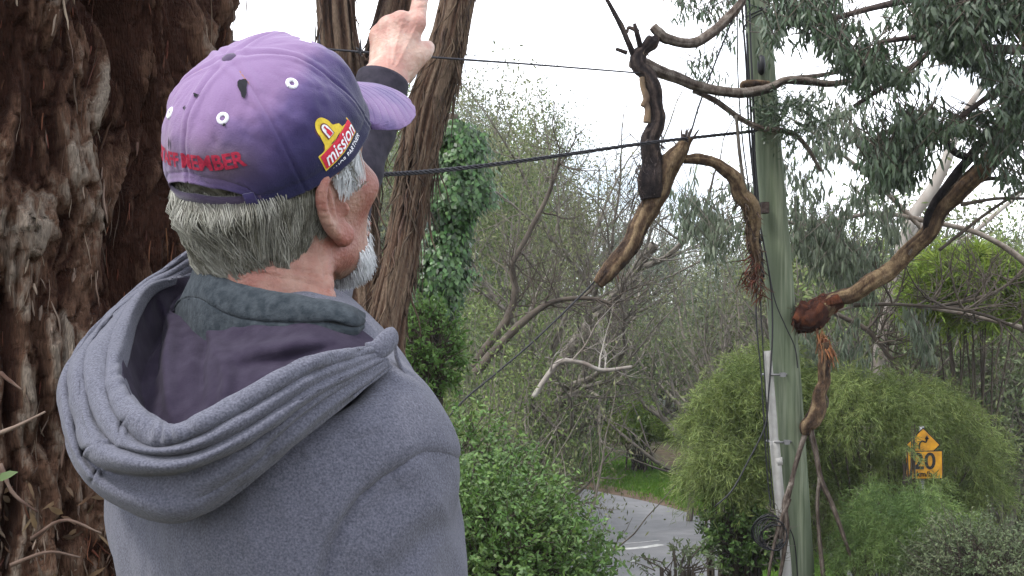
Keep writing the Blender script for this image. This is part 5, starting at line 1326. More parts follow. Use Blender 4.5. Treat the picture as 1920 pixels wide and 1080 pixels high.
def hanging_branches():
    b = P(1225, 300, 10.6)
    t = thing('broken_branch', 'broken forked limb dangling in the cables left of the pole', 'branch', b)
    limb('limb', [(1119, 531, 10, 10.5), (1136, 512, 15, 10.5), (1165, 478, 17, 10.52), (1200, 425, 17, 10.55), (1232, 365, 18, 10.6), (1258, 315, 19, 10.6), (1276, 285, 13, 10.6), (1288, 258, 7, 10.6)], M_limbbark, t, b, 35)
    splinters(t, P(1284, 268, 10.6), (.2, 0, 1), 12, .13, .03, M_darklimb, b)
    a = [(1226, 374, 20, 10.56), (1222, 335, 22, 10.56), (1221, 290, 17, 10.55), (1226, 240, 14, 10.55), (1230, 195, 13, 10.55), (1222, 165, 13, 10.55), (1207, 138, 13, 10.55), (1197, 108, 14, 10.55), (1206, 92, 10, 10.55), (1222, 76, 12, 10.55), (1226, 68, 6, 10.55)]
    limb('limb', a, M_charbark, t, b, 1)
    shag(t, a[:4], 260, .11, .014, M_darklimb, b, .09, .4)
    shag(t, [(1200, 375, 0, 10.5), (1190, 350, 0, 10.5), (1196, 310, 0, 10.5), (1205, 290, 0, 10.5)], 90, .12, .012, M_darklimb, b, .05, .4)
    shag(t, a[5:9], 60, .09, .010, M_strip, b, .06, .3)
    mb = MB(); ptube(mb, [(1206, 200, 6, 10.5), (1212, 185, 7, 10.5), (1206, 165, 6, 10.5), (1203, 145, 6, 10.5)], .2, 4); ptube(mb, [(1213, 230, 7, 10.5), (1214, 205, 6, 10.5), (1209, 190, 7, 10.5)], .2, 4)
    V, F = mb.get(); part('limb_sliver', V, F, M_limb, t, base=b, kind='stuff')
    limbs = [([(1182, 118, 10, 10.55), (1215, 127, 11, 10.6), (1255, 143, 10, 10.7), (1300, 160, 9, 10.8), (1350, 170, 9, 10.88), (1395, 172, 9, 10.93), (1440, 165, 8, 10.95), (1470, 152, 7, 10.97), (1510, 153, 7, 11.0), (1560, 158, 6, 11.05), (1610, 148, 5, 11.1)], M_greylimb),
             ([(1222, 50, 8, 10.55), (1236, 66, 10, 10.58), (1262, 76, 9, 10.65), (1298, 80, 9, 10.75), (1335, 62, 9, 10.85), (1365, 34, 9, 10.95), (1392, 0, 8, 11.0), (1410, -40, 8, 11.0)], M_greylimb),
             ([(1190, 108, 7, 10.55), (1178, 80, 5, 10.5), (1165, 50, 5, 10.5), (1146, 14, 4, 10.5), (1130, -15, 3, 10.5)], M_darklimb), ([(1200, 92, 5, 10.55), (1196, 66, 5, 10.5), (1190, 44, 3, 10.5)], M_darklimb),
             ([(1300, 170, 4, 10.85), (1345, 190, 5, 10.88), (1390, 222, 5, 10.93), (1430, 242, 5, 10.96), (1480, 248, 5, 11.0), (1510, 272, 4, 11.05), (1540, 322, 3, 11.1)], M_greylimb),
             ([(1197, 58, 4, 10.5), (1180, 52, 3, 10.5), (1176, 62, 2, 10.5)], M_darklimb), ([(1175, 98, 4, 10.5), (1155, 92, 3, 10.5)], M_darklimb),
             ([(1440, 160, 7, 10.98), (1400, 158, 7, 10.95), (1392, 166, 4, 10.95)], M_limb), ([(1480, 148, 5, 11.0), (1540, 142, 4, 11.1), (1600, 130, 3, 11.2)], M_greylimb),
             ([(1380, 215, 3, 10.9), (1388, 300, 3, 10.95), (1400, 380, 3, 11.0)], M_twig)]
    for k, (pl, m) in enumerate(limbs): limb('branchlet', pl, BK.get(m.name, m), t, b, 20 + k)
    # arching stub with torn bark
    b2 = P(1370, 330, 10.8); t2 = thing('broken_branch', 'arched brown branch stub with torn bark hooked on the left of the pole', 'branch', b2)
    a = [(1284, 300, 7, 10.62), (1310, 298, 9, 10.65), (1340, 306, 9, 10.7), (1368, 330, 12, 10.75), (1390, 362, 14, 10.8), (1405, 395, 14, 10.86), (1410, 440, 11, 10.9), (1416, 480, 9, 10.92), (1414, 515, 6, 10.94)]
    limb('limb', a, M_limbbark, t2, b2, 1)
    shag(t2, a[4:], 200, .16, .016, M_strip, b2, .06, .2); shag(t2, [(1410, 470, 0, 10.9), (1420, 510, 0, 10.9), (1400, 520, 0, 10.9), (1430, 545, 0, 10.9)], 110, .2, .014, M_redstrip, b2, .05, .2)
    # limb torn off against the right of the pole, sweeping up to the right
    b3 = P(1500, 595, 11.1); t3 = thing('fallen_limb', 'long torn eucalyptus limb sweeping from right of the pole up to the right edge', 'branch', b3)
    a = [(1492, 590, 22, 11.15), (1512, 596, 25, 11.12), (1540, 574, 17, 11.1), (1575, 560, 14, 11.05), (1615, 545, 15, 11.0), (1655, 518, 15, 10.95), (1700, 478, 14, 10.9), (1742, 432, 14, 10.8), (1775, 388, 15, 10.7), (1815, 342, 16, 10.6), (1870, 290, 18, 10.5), (1935, 232, 20, 10.4), (2040, 150, 27, 10.3), (2200, 40, 30, 10.2)]
    limb('limb', a[2:], M_limbbark, t3, b3, 5)
    limb('torn_stump', a[:4], M_redbark, t3, b3, 44, 2.6, 44)
    shag(t3, a[:3], 520, .11, .013, M_redstrip, b3, .10, .4, 'torn_fibres', .4)
    for pl, m in (([(1735, 436, 7, 10.78), (1742, 400, 7, 10.74), (1778, 345, 8, 10.65), (1822, 290, 9, 10.55), (1880, 225, 9, 10.45), (1935, 175, 9, 10.4)], M_darklimb),
                  ([(1830, 300, 5, 10.5), (1800, 290, 6, 10.5), (1770, 262, 6, 10.5), (1750, 235, 5, 10.5), (1748, 200, 4, 10.5)], M_darklimb), ([(1700, 478, 5, 10.85), (1735, 430, 5, 10.8), (1765, 370, 6, 10.7), (1800, 340, 5, 10.6)], M_greylimb),
                  ([(1790, 375, 5, 10.65), (1850, 335, 4, 10.6), (1930, 345, 3, 10.5)], M_greylimb), ([(1800, 385, 4, 10.6), (1870, 372, 3, 10.55), (1930, 372, 3, 10.5)], M_twigd),
                  ([(1775, 262, 4, 10.5), (1740, 255, 3, 10.5), (1690, 250, 3, 10.5)], M_twigd), ([(1760, 470, 3, 10.6), (1850, 400, 3, 10.6), (1925, 350, 3, 10.6)], M_twigd)):
        limb('branchlet', pl, BK.get(m.name, m), t3, b3, 50)
    # dead branch hanging below it
    b4 = P(1545, 640, 11.0); t4 = thing('hanging_branch', 'dead forked branch hanging by a splintered orange tear right of the pole', 'branch', b4)
    limb('limb', [(1543, 640, 10, 11.0), (1549, 665, 11, 11.0), (1543, 700, 11, 10.98), (1540, 735, 12, 10.97), (1528, 770, 15, 10.96), (1517, 795, 14, 10.95), (1510, 815, 8, 10.95)], M_limbbark, t4, b4, 15)
    shag(t4, [(1536, 618, 0, 11.0), (1545, 632, 0, 11.0), (1552, 648, 0, 11.0), (1555, 655, 0, 11.0)], 110, .20, .016, M_splinter, b4, .035, .15, 'splintered_wood', 1.6); splinters(t4, P(1546, 640, 10.98), (.35, 0, -1), 6, .16, .015, M_splinter, b4)
    for pl in ([(1512, 805, 5, 10.95), (1500, 845, 4.5, 10.93), (1488, 890, 4.5, 10.92), (1478, 935, 4.5, 10.9), (1468, 975, 5, 10.9), (1462, 1010, 4, 10.9)], [(1484, 905, 5, 10.91), (1472, 945, 5, 10.9), (1476, 990, 5, 10.88), (1470, 1040, 4, 10.88), (1462, 1085, 3, 10.88)],
               [(1517, 800, 6, 10.95), (1530, 850, 5, 10.95), (1540, 900, 5, 10.93), (1560, 945, 4.5, 10.92), (1580, 1000, 4, 10.9), (1600, 1060, 3.5, 10.9), (1612, 1110, 4, 10.9)], [(1537, 895, 4, 10.94), (1533, 940, 3.5, 10.94), (1536, 1000, 3.5, 10.93), (1545, 1090, 5, 10.92)],
               [(1480, 935, 4, 10.9), (1462, 985, 4, 10.88), (1450, 1030, 3, 10.86), (1440, 1090, 3, 10.86)], [(1535, 720, 3, 10.97), (1552, 750, 2, 10.97), (1550, 765, 2, 10.97)]):
        limb('branchlet', pl, M_greybark, t4, b4, 70)
    # nest of dead twigs at the coil
    mb = MB()
    for k in range(70):
        c = P(1455 + rng.normal() * 14, 990 + rng.normal() * 30, 10.9); d = rdir(1)[0] * [1, .4, 1]; add_tube(mb, [c, c + d * .06 + [0, 0, -.01], c + d * .12 + rng.normal(0, .02, 3)], [.004, .003, .001], 3)
    V, F = mb.get(); top('twig_tangle', V - 0, F, M_twig, 'tangle of dead twigs caught on the cable coil low on the pole', 'twigs', tuple(P(1455, 990, 10.9)), kind='stuff')
hanging_branches()
print('branches', time.time() - T0)
# ================================================================ VEGETATION
def grow(mb, r, p, d, L, rad, lvl, maxl, tips, P_):
    """one branch with children; P_ = dict(split, spread, up, wob, ratio, sides)"""
    n = 6 if lvl < 2 else 4
    pts = [p]; dd = d.copy()
    for i in range(n):
        dd = unit(dd + r.normal(0, P_['wob'], 3) + np.array([0, 0, P_['up'] * (1 if lvl else .2)])); pts.append(pts[-1] + dd * L / n)
    pts = np.array(pts); rad1 = rad * (P_['taper'] if lvl < maxl else .3)
    add_tube(mb, pts, np.linspace(rad, rad1, n + 1), max(3, P_['sides'] - lvl * 2), False)
    if lvl >= maxl:
        tips.append((pts[-1], dd)); tips.append((pts[n // 2], dd)); return
    nc = P_['split'][min(lvl, len(P_['split']) - 1)]
    for k in range(nc):
        u = P_['start'][min(lvl, len(P_['start']) - 1)]; f = u + (1 - u) * (k + .5 + .4 * r.normal() * .5) / nc; f = min(max(f, .05), 1); i = min(int(f * n), n - 1)
        q = pts[i] + (pts[i + 1] - pts[i]) * (f * n - i)
        ax = rdir(1, r)[0]; ax = unit(ax - dd * (ax @ dd)); sp = P_['spread'] * (.7 + .6 * r.random())
        nd = unit(dd * math.cos(sp) + ax * math.sin(sp)); rr = rad + (rad1 - rad) * f
        grow(mb, r, q, nd, L * P_['ratio'] * (.7 + .6 * r.random()) * (1.1 - .35 * f), rr * .62, lvl + 1, maxl, tips, P_)
    if lvl: grow(mb, r, pts[-1], dd, L * P_['ratio'], rad1 * .9, lvl + 1, maxl, tips, P_)
def foliage(tips, r, n, spread, L, Wd, droop, squash=1.0, k=2):
    p = np.repeat(np.array([t[0] for t in tips]), n, axis=0); N = len(p)
    p = p + r.normal(0, spread, (N, 3)) * [1, 1, squash]; d = unit(np.array([0, 0, -droop]) + rdir(N, r)); nr = rdir(N, r)
    return leaf_arrays(p, d, nr, L * (.6 + .8 * r.random(N)), Wd * (.6 + .8 * r.random(N)), k)
GUM = dict(split=[5, 4, 3, 3], spread=.62, up=.10, wob=.10, ratio=.60, taper=.5, sides=9, start=[.38, .3, .2])
BARE = dict(split=[6, 5, 4, 4], spread=.75, up=.06, wob=.16, ratio=.58, taper=.5, sides=8, start=[.15, .2, .15])
SHRUB = dict(split=[4, 4, 3], spread=.6, up=.10, wob=.14, ratio=.65, taper=.5, sides=6, start=[.1, .2, .2])
def proto_tree(seed, P_, H, rad, maxl, n, spread, L, Wd, droop, mleaf, mwood, lean=0.0):
    r = np.random.default_rng(seed); mb = MB(); tips = []
    grow(mb, r, np.zeros(3), unit(np.array([lean, 0, 1.0])), H * .62, rad, 0, maxl, tips, P_)
    H1 = float(np.percentile([t_[0][2] for t_ in tips], 97))
    V, F = mb.get(); V = V * H / H1; tips = [(a * H / H1, b) for a, b in tips]; tr = mesh_np('trunk', V, F, [mwood])
    if n: V, F = foliage(tips, r, n, spread, L, Wd, droop); cr = mesh_np('crown', V, F, [mleaf], False)
    else: cr = None
    return tr, cr, H
def proto_shrub(seed, H, n, spread, L, Wd, droop, mleaf, mwood, stems=7):
    r = np.random.default_rng(seed); mb = MB(); tips = []
    for k in range(stems):
        a = 6.28 * k / stems + r.random(); grow(mb, r, np.array([.1 * math.cos(a), .1 * math.sin(a), 0]), unit(np.array([math.cos(a) * .5, math.sin(a) * .5, 1])), H * .5, H * .013, 0, 2, tips, SHRUB)
    H1 = float(np.percentile([t_[0][2] for t_ in tips], 95))
    V, F = mb.get(); V = V * H / H1; tips = [(a * H / H1, b) for a, b in tips]; tr = mesh_np('stems', V, F, [mwood])
    cr = None
    if n: V, F = foliage(tips, r, n, spread, L, Wd, droop); cr = mesh_np('foliage', V, F, [mleaf], False)
    return tr, cr, H
PT = [proto_tree(1, GUM, 10, .20, 3, 46, .30, .14, .046, .8, M_far, M_twig), proto_tree(2, GUM, 10, .17, 3, 42, .28, .15, .045, .9, M_gum2, M_twig, .08),
      proto_tree(3, BARE, 9, .14, 4, 0, 0, 0, 0, 0, None, M_twig), proto_tree(4, BARE, 8, .13, 4, 4, .16, .10, .03, .6, M_far, M_twig, .1), proto_tree(5, GUM, 10, .18, 3, 46, .32, .14, .046, .7, M_far2, M_palebark, -.06)]
PS = [proto_shrub(11, 3, 40, .17, .06, .022, .5, M_far2, M_twig), proto_shrub(12, 3, 10, .14, .06, .018, .4, M_far, M_twig, 10), proto_shrub(13, 3, 44, .2, .065, .022, .4, M_greybush, M_twig), proto_shrub(14, 3, 0, .1, .1, .1, 0, None, M_twig, 13), proto_shrub(15, 2.6, 14, .14, .07, .03, .3, M_bush, M_twigd)]
print('protos', time.time() - T0)
def place(proto, name, label, cat, px, d, H, group=None, rot=None, zoff=0, names=('trunk', 'crown'), sx=1.0):
    tr, cr, H0 = proto; x = (px - 960) / FPX * d; z = float(ground_z(x, d)) + zoff
    t = thing(name, label, cat, (x, d, z - .05), group); s = H / H0; t.scale = (s * sx, s * sx, s); t.rotation_euler = (0, 0, rng.random() * 6.28 if rot is None else rot)
    link(names[0], tr, t)
    if cr is not None: link(names[1], cr, t)
    return t
def H_for(px, py, d):
    x = (px - 960) / FPX * d; return CAMZ + (HORIZON - py) / FPX * d - float(ground_z(x, d))
# the wood beyond the road: crown tops follow the skyline in the photo
def wood():
    top_px = [700, 800, 880, 940, 1000, 1080, 1160, 1250, 1330, 1420, 1500, 1600, 1700, 1800, 1920, 2100]; top_py = [210, 200, 175, 240, 300, 350, 420, 450, 455, 440, 420, 410, 440, 450, 440, 430]
    g = 'grey-green trees of the wood beyond the road'
    L = ['tall grey-green gum tree', 'drooping grey-green gum tree', 'bare grey twiggy tree', 'nearly leafless twiggy tree', 'olive gum tree with pale trunk']
    k = 0
    seen = {}
    def uniq(l):
        seen[l] = seen.get(l, 0) + 1
        return l + ['', ', second along', ', third along', ', fourth along', ', fifth along', ', sixth along', ', seventh along', ', eighth along'][seen[l] - 1]
    def where(px, d):
        row = {68: 'farthest row', 52: 'far row', 40: 'middle row', 32: 'near row', 44: 'farthest row', 34: 'far row', 27: 'middle row', 21: 'near row'}[d]
        b = [(760, 'behind the trunks'), (900, 'behind the ivy'), (1030, 'left of the sky gap'), (1150, 'under the sky gap'), (1280, 'above the road'), (1410, 'just left of the pole'), (1540, 'just right of the pole'), (1660, 'behind the torn limb'), (1800, 'above the sign'), (9999, 'at the right edge')]
        return row + ' ' + [n for x, n in b if px < x][0]
    for d, step, dy in ((68, 66, 16), (52, 74, 20), (40, 88, 45), (32, 110, 95)):
        px = 430 + rng.random() * step
        while px < 2060:
            py = np.interp(px, top_px, top_py) + dy + rng.normal() * 22
            i = int(rng.choice(5, p=[.34, .24, .07, .08, .27])); dd = d * (1 + .08 * rng.normal())
            if not (1060 < px < 1360 and dd < 36) and not (px > 1680 and dd < 36 and i in (0, 1, 4)):
                lb = uniq(L[i] + ', ' + where(px, d)); place(PT[i], 'gum_tree' if i in (0, 1, 4) else 'bare_tree', lb, 'tree', px, dd, max(H_for(px, py, dd), 3), g)
            px += step * (.7 + .6 * rng.random()); k += 1
    # taller feature trees
    place(PT[0], 'gum_tree', 'tallest pale gum tree above the ivy, left of the open sky', 'tree', 905, 30, H_for(905, 165, 30)); place(PT[4], 'gum_tree', 'gum tree showing between the two right trunks', 'tree', 780, 33, H_for(780, 150, 33))
    place(PT[3], 'bare_tree', 'spreading bare tree below the open sky, right of the ivy', 'tree', 985, 19, H_for(1000, 285, 19), rot=.6, sx=.75)
    place(PT[2], 'bare_tree', 'bare twiggy tree just right of the ivy', 'tree', 930, 22, H_for(930, 250, 22)); place(PT[2], 'bare_tree', 'slender bare grey tree between the dangling limb and the pole', 'tree', 1292, 24, H_for(1292, 470, 24), rot=2, sx=.6)
    place(PT[3], 'bare_tree', 'dark crooked bare tree right of the pole', 'tree', 1700, 21, H_for(1700, 590, 21)); place(PT[2], 'bare_tree', 'bare grey tree near the right edge of the view', 'tree', 1850, 20, H_for(1850, 560, 20))
    # understorey
    gs = 'scrub bushes below the wood'
    LS = ['olive leafy scrub bush', 'thin twiggy bush with few leaves', 'grey-green scrub bush', 'leafless grey thicket', 'small green leafy bush']
    for d, step in ((44, 60), (34, 66), (27, 80), (21, 95)):
        px = 430 + rng.random() * step
        while px < 2060:
            i = int(rng.choice(4, p=[.36, .24, .31, .09])); dd = d * (1 + .07 * rng.normal())
            open_ = 1000 < px < 1430 and dd < 38
            if not open_: lb = uniq(LS[i] + ', ' + where(px, d)); place(PS[i], 'scrub_bush', lb, 'bush', px, dd, 3.0 + 1.6 * rng.random() + (1.0 if px > 1350 else 0), gs, names=('stems', 'foliage'))
            px += step * (.7 + .6 * rng.random())
wood()
# scrub between the man and the road, left side
near = [(770, 10.5, 2.5, 0, 'yellow-green leafy bush at the foot of the ivy-covered trunk'), (840, 11.5, 2.7, 1, 'thin twiggy bush below the ivy'), (880, 12.5, 2.4, 3, 'leafless grey thicket above the leafy green bush'),
        (915, 13.0, 2.2, 2, 'grey-green bush with few leaves above the right part of the leafy green bush'), (800, 13.5, 3.0, 3, 'tall bare thicket behind the hood corner'), (860, 15, 3.3, 0, 'olive bush under the spreading bare tree'),
        (945, 16, 2.4, 2, 'grey-green twiggy bush left of the road bend'), (900, 18, 3.2, 2, 'grey-green bush left of the pale fallen branch'), (985, 21, 2.4, 0, 'small olive bush beside the road bend'), (1040, 25, 2.3, 2, 'grey-green bush at the left end of the grass strip'),
        (980, 19, 2.6, 0, 'olive leafy bush just left of the road bend'), (1075, 29, 2.0, 4, 'small green bush at the left end of the dirt verge')]
for px, d, H, i, lab in near: place(PS[i], 'scrub_bush', lab, 'bush', px, d, H, names=('stems', 'foliage'), sx=.6 if px > 860 else .9)

M_fresh = material('fresh_green_leaf', (0.07, 0.14, 0.03), 0.6, (0.11, 0.19, 0.045), 4, 3, island=.4, trans=.3)
# the near leafy bush
def leafy_bush(label, cx, cy, d, rx, rz, ry, n, mat, L, Wd, name='leafy_bush', seed=1, sprays=None, k=4, droop=.2, frac=.55):
    r = np.random.default_rng(seed); c = P(cx, cy, d); base = np.array([c[0], d, float(ground_z(c[0], d))])
    t = thing(name, label, 'bush', base)
    ns = sprays or n // 14
    u = rdir(ns, r); rad = (frac + (1 - frac) * r.random(ns)) * (1 + .22 * vnoise(u * 3.2 + seed, seed) + .10 * vnoise(u * 8 + seed, seed + 1))
    q = c + u * rad[:, None] * [rx, ry, rz]; q = q[q[:, 2] > base[2]]; u = unit((q - c) / [rx, ry, rz]); ns = len(q)
    m = n // ns; mb = MB()
    dr = unit(u * [1, 1, .6] + [0, 0, .55 - droop] + .55 * rdir(ns, r)); Lt = .18 * (.6 + .8 * r.random(ns)) * (rx + rz)
    for i in r.choice(ns, min(ns, 500), False): add_tube(mb, [q[i] - dr[i] * Lt[i] * 1.6, q[i] - dr[i] * Lt[i] * .3 + [0, 0, .01], q[i] + dr[i] * Lt[i]], [.006, .004, .0015], 4, False)
    for i in r.choice(ns, min(ns, 40), False): add_tube(mb, [[base[0] + .1 * u[i][0], base[1] + .1 * u[i][1], base[2]], (base * [1, 1, 0] + [0, 0, c[2]]) * .5 + q[i] * .5, q[i]], [.016, .011, .005], 5, False)
    V, F = mb.get(); part('stems', V, F, M_twigd, t, base=base, kind='stuff')
    f = r.random((ns, m)); p = q[:, None] + dr[:, None] * (f * Lt[:, None])[..., None] + r.normal(0, .25 * L, (ns, m, 3)); p = p.reshape(-1, 3); N = len(p)
    d_ = unit(np.repeat(dr, m, 0) * .5 + rdir(N, r) * .9 + [0, 0, -droop]); nr = unit(rdir(N, r) + [0, -.3, .9])
    V, F = leaf_arrays(p, d_, nr, L * (.55 + .8 * r.random(N)), Wd * (.6 + .7 * r.random(N)), k)
    part('leaves', V, F, mat, t, base=base, smooth=False, kind='stuff')
    return t
leafy_bush('broad leafy green bush in the foreground, right of the man', 925, 1075, 6.4, .50, .56, .5, 34000, M_bush, .033, .014, seed=3)
leafy_bush('low leafy green bush half hidden by the sleeve', 870, 990, 7.2, .45, .60, .5, 14000, M_bush, .038, .016, seed=5)
leafy_bush('small fresh green bush under the ivy, right of the collar', 800, 665, 8.9, .26, .36, .3, 4200, M_fresh, .045, .018, seed=8)
leafy_bush('grey-olive bush at the lower right corner of the view', 1840, 1080, 10.2, .62, .42, .6, 16000, M_greybush, .035, .012, seed=9)
leafy_bush('sparse dark shrub at the edge of the road, left of the pole', 1270, 1080, 10.5, .34, .30, .35, 800, M_greybush, .05, .018, seed=12, sprays=60)
leafy_bush('small bright green shrub behind the cable coil', 1395, 1010, 12.2, .40, .30, .4, 3200, M_bush, .06, .03, seed=14)

# feathery wattles: drooping sprays of hair-fine leaflets
def wattle(label, lobes, mat, dens, seed, base_px, sp=.30, fl=.085, name='wattle_bush', fine=.0065):
    r = np.random.default_rng(seed); bx, bd = base_px; x0 = (bx - 960) / FPX * bd; base = np.array([x0, bd, float(ground_z(x0, bd))])
    t = thing(name, label, 'bush', base); S = []; U = []; mb = MB(); tr = []
    for (cx, cy, d, rx, rz) in lobes:
        c = P(cx, cy, d); n = int(dens * rx * rz * 4); u = rdir(n, r); u[:, 2] = np.abs(u[:, 2]) * 1.0 - .35 * (r.random(n) < .5); u = unit(u)
        rad = (.45 + .55 * r.random(n) ** .6) * (1 + .26 * vnoise(u * 3 + c, seed) + .26 * vnoise(u * 9 + c, seed + 3)); q = c + u * rad[:, None] * [rx, rx * .9, rz]; S.append(q); U.append(u)
        for k in range(5):
            e = c + rdir(1, r)[0] * [rx * .7, rx * .5, rz * .7]; a = base + [.15 * r.normal(), .15 * r.normal(), 0]; add_tube(mb, crom(np.array([a, a * .6 + e * .4 + [0, 0, .3 * rz], e]), 8), np.linspace(.03, .006, 8), 5, False, .1)
    V, F = mb.get(); part('stems', V, F, M_twigd, t, base=base, kind='stuff')
    q = np.vstack(S); u = np.vstack(U); q_ok = q[:, 2] > base[2]; q = q[q_ok]; u = u[q_ok]; n = len(q); m = 18
    out = unit(u * [1, 1, .2] + .7 * rdir(n, r)); f = np.tile(np.linspace(0.05, 1, m), (n, 1)); Ls = sp * (.6 + .8 * r.random(n))
    pth = q[:, None] + out[:, None] * (f * Ls[:, None] * .75)[..., None] + np.array([0, 0, -1.0]) * ((f ** 2) * Ls[:, None] * .42)[..., None]
    p = pth.reshape(-1, 3); N = len(p); al = np.repeat(out, m, 0) * .6 + np.array([0, 0, -.35]) + .65 * rdir(N, r)
    tone = np.repeat(np.clip(.35 + 1.0 * vnoise(q * 3.6, seed) + .9 * vnoise(q * 9, seed + 1) + .25 * r.normal(size=n), 0, 1), m * 4)
    V, F = leaf_arrays(p, unit(al), rdir(N, r), fl * (.6 + .8 * r.random(N)), fine, 2)
    part('feathery_foliage', V, F, mat, t, base=base, smooth=False, kind='stuff', attr={'tone': tone})
    return t
wattle('feathery olive-green wattle left of the pole beside the road', [(1365, 800, 12.5, .40, .48), (1410, 760, 12.6, .38, .46), (1345, 900, 12.2, .30, .48), (1400, 900, 12.4, .42, .55), (1440, 700, 13, .36, .30)], M_feather, 900, 3, (1360, 12.6))
wattle('broad feathery wattle right of the pole, round the yellow sign', [(1600, 800, 12.8, .55, .60), (1700, 770, 13.0, .55, .40), (1560, 740, 13, .40, .35), (1800, 870, 13.2, .42, .62), (1640, 900, 13.4, .55, .5), (1740, 960, 13.6, .5, .5), (1500, 900, 13.2, .4, .6), (1560, 1000, 13.0, .4, .4), (1840, 930, 13.4, .25, .3)], M_feather, 700, 5, (1660, 13.2))
wattle('soft bright green wattle low in front of the yellow sign', [(1690, 980, 11.2, .45, .36), (1760, 1010, 11.3, .36, .30), (1640, 1050, 11.0, .3, .3)], M_feather2, 1300, 7, (1700, 11.2), fine=.005, fl=.07)
wattle('yellow-green wattle tree top above the wood at the far right', [(1815, 530, 15, .50, .36), (1868, 560, 15, .42, .28), (1778, 560, 15.3, .25, .2)], M_ygreen, 1300, 9, (1830, 15), sp=.4, fl=.16, name='wattle_tree', fine=.022)
print('wattles', time.time() - T0)

# sapling on the grass strip, small house beyond
def grass_things():
    far = crom(np.array([G(1100, 905, -1.98), G(1160, 921, -1.98), G(1225, 935, -1.98), G(1290, 952, -1.98), G(1340, 972, -1.98), G(1420, 1000, -1.98)]), 60)
    n = 30000; i = rng.integers(0, 60, n); p = far[i] + np.stack([rng.normal(0, .25, n) + 0 * i, .5 + rng.random(n) ** .8 * 9.5, 0 * i], 1)
    p[:, 0] += (p[:, 1] - far[i][:, 1]) * -.02
    keep = (vnoise(p * [.35, .22, 0], 4) > -.15) | (rng.random(n) < .12); p = p[keep]; n = len(p); p[:, 2] = ground_z(p[:, 0], p[:, 1]) - .01
    V, F = leaf_arrays(p, unit(np.array([0, 0, 1.0]) + .45 * rdir(n)), rdir(n), .07 + .07 * rng.random(n), .022, 2)
    top('grass', V, F, M_grass, None, None, (0, 0, 0), kind='stuff', smooth=False)
    n = 9000; x = rng.random(n) * 1.6 + G(1350, 1010)[0] - .4; y = 17.5 + rng.random(n) * 4.5; p = np.stack([x + (y - 18) * .06, y, ROADZ + 0 * x], 1)
    V, F = leaf_arrays(p, unit(np.array([0, 0, 1.0]) + .45 * rdir(n)), rdir(n), .08 + .08 * rng.random(n), .02, 2)
    top('grass', V, F, M_grass, None, None, (0, 0, 0), kind='stuff', smooth=False)
    wattle('small round-headed tree with a yellow-green crown on the grass strip', [(1195, 800, 33, .72, .42), (1165, 815, 33, .4, .3), (1232, 812, 33, .42, .32), (1200, 770, 33, .4, .3)], M_ygreen, 420, 21, (1200, 33), sp=.30, fl=.12, name='sapling', fine=.024)
    # house among the trees
    M_roof = material('pale_metal_roof', (0.30, 0.32, 0.30), 0.6, (0.22, 0.24, 0.22), 3); M_wall = material('rendered_wall', (0.40, 0.38, 0.35), 0.9, (0.33, 0.31, 0.29), 2)
    c = P(1213, 760, 48); c[2] = float(ground_z(c[0], c[1])); t = thing('house', 'small pale-roofed house glimpsed among the trees above the sapling', 'house', c)
    hz = CAMZ + (HORIZON - 760) / FPX * 48 - c[2]; hp = CAMZ + (HORIZON - 741) / FPX * 48 - c[2]
    mb = MB(); box(mb, (-.95, -.9, 0), (.95, .9, max(hz, .5))); V, F = mb.get(); part('wall', V + c, F, M_wall, t, base=c, smooth=False)
    V = np.array([(-1.2, -1.1, hz), (1.2, -1.1, hz), (1.2, 1.1, hz), (-1.2, 1.1, hz), (.2, -1.1, hp), (.2, 1.1, hp)]) + c; F4 = np.array([(0, 4, 5, 3), (4, 1, 2, 5), (0, 3, 2, 1)]); F3 = np.array([(0, 1, 4), (3, 5, 2)])
    part('roof', V, [F4, F3], M_roof, t, base=c, smooth=False)
    mb = MB(); box(mb, (.35, -.93, .4), (.7, -.9, .8)); V, F = mb.get(); part('window', V + c, F, material('dark_glass', (.02, .02, .025), .1), t, base=c, smooth=False)
grass_things()
b = P(1162, 770, 40); b[2] = float(ground_z(b[0], 40)); t = thing('old_tree', 'dark brown tree trunk with pale strips standing left of the small house', 'tree', b)
limb('trunk', [(1166, 800, 13, 40), (1160, 745, 11, 40), (1156, 700, 10, 40), (1150, 640, 8, 40), (1160, 560, 5, 40), (1150, 480, 3, 40)], M_redbark, t, b, 5, 1.6)
limb('limb', [(1158, 690, 5, 40), (1180, 640, 4, 40), (1190, 580, 3, 40)], M_greybark, t, b, 6)
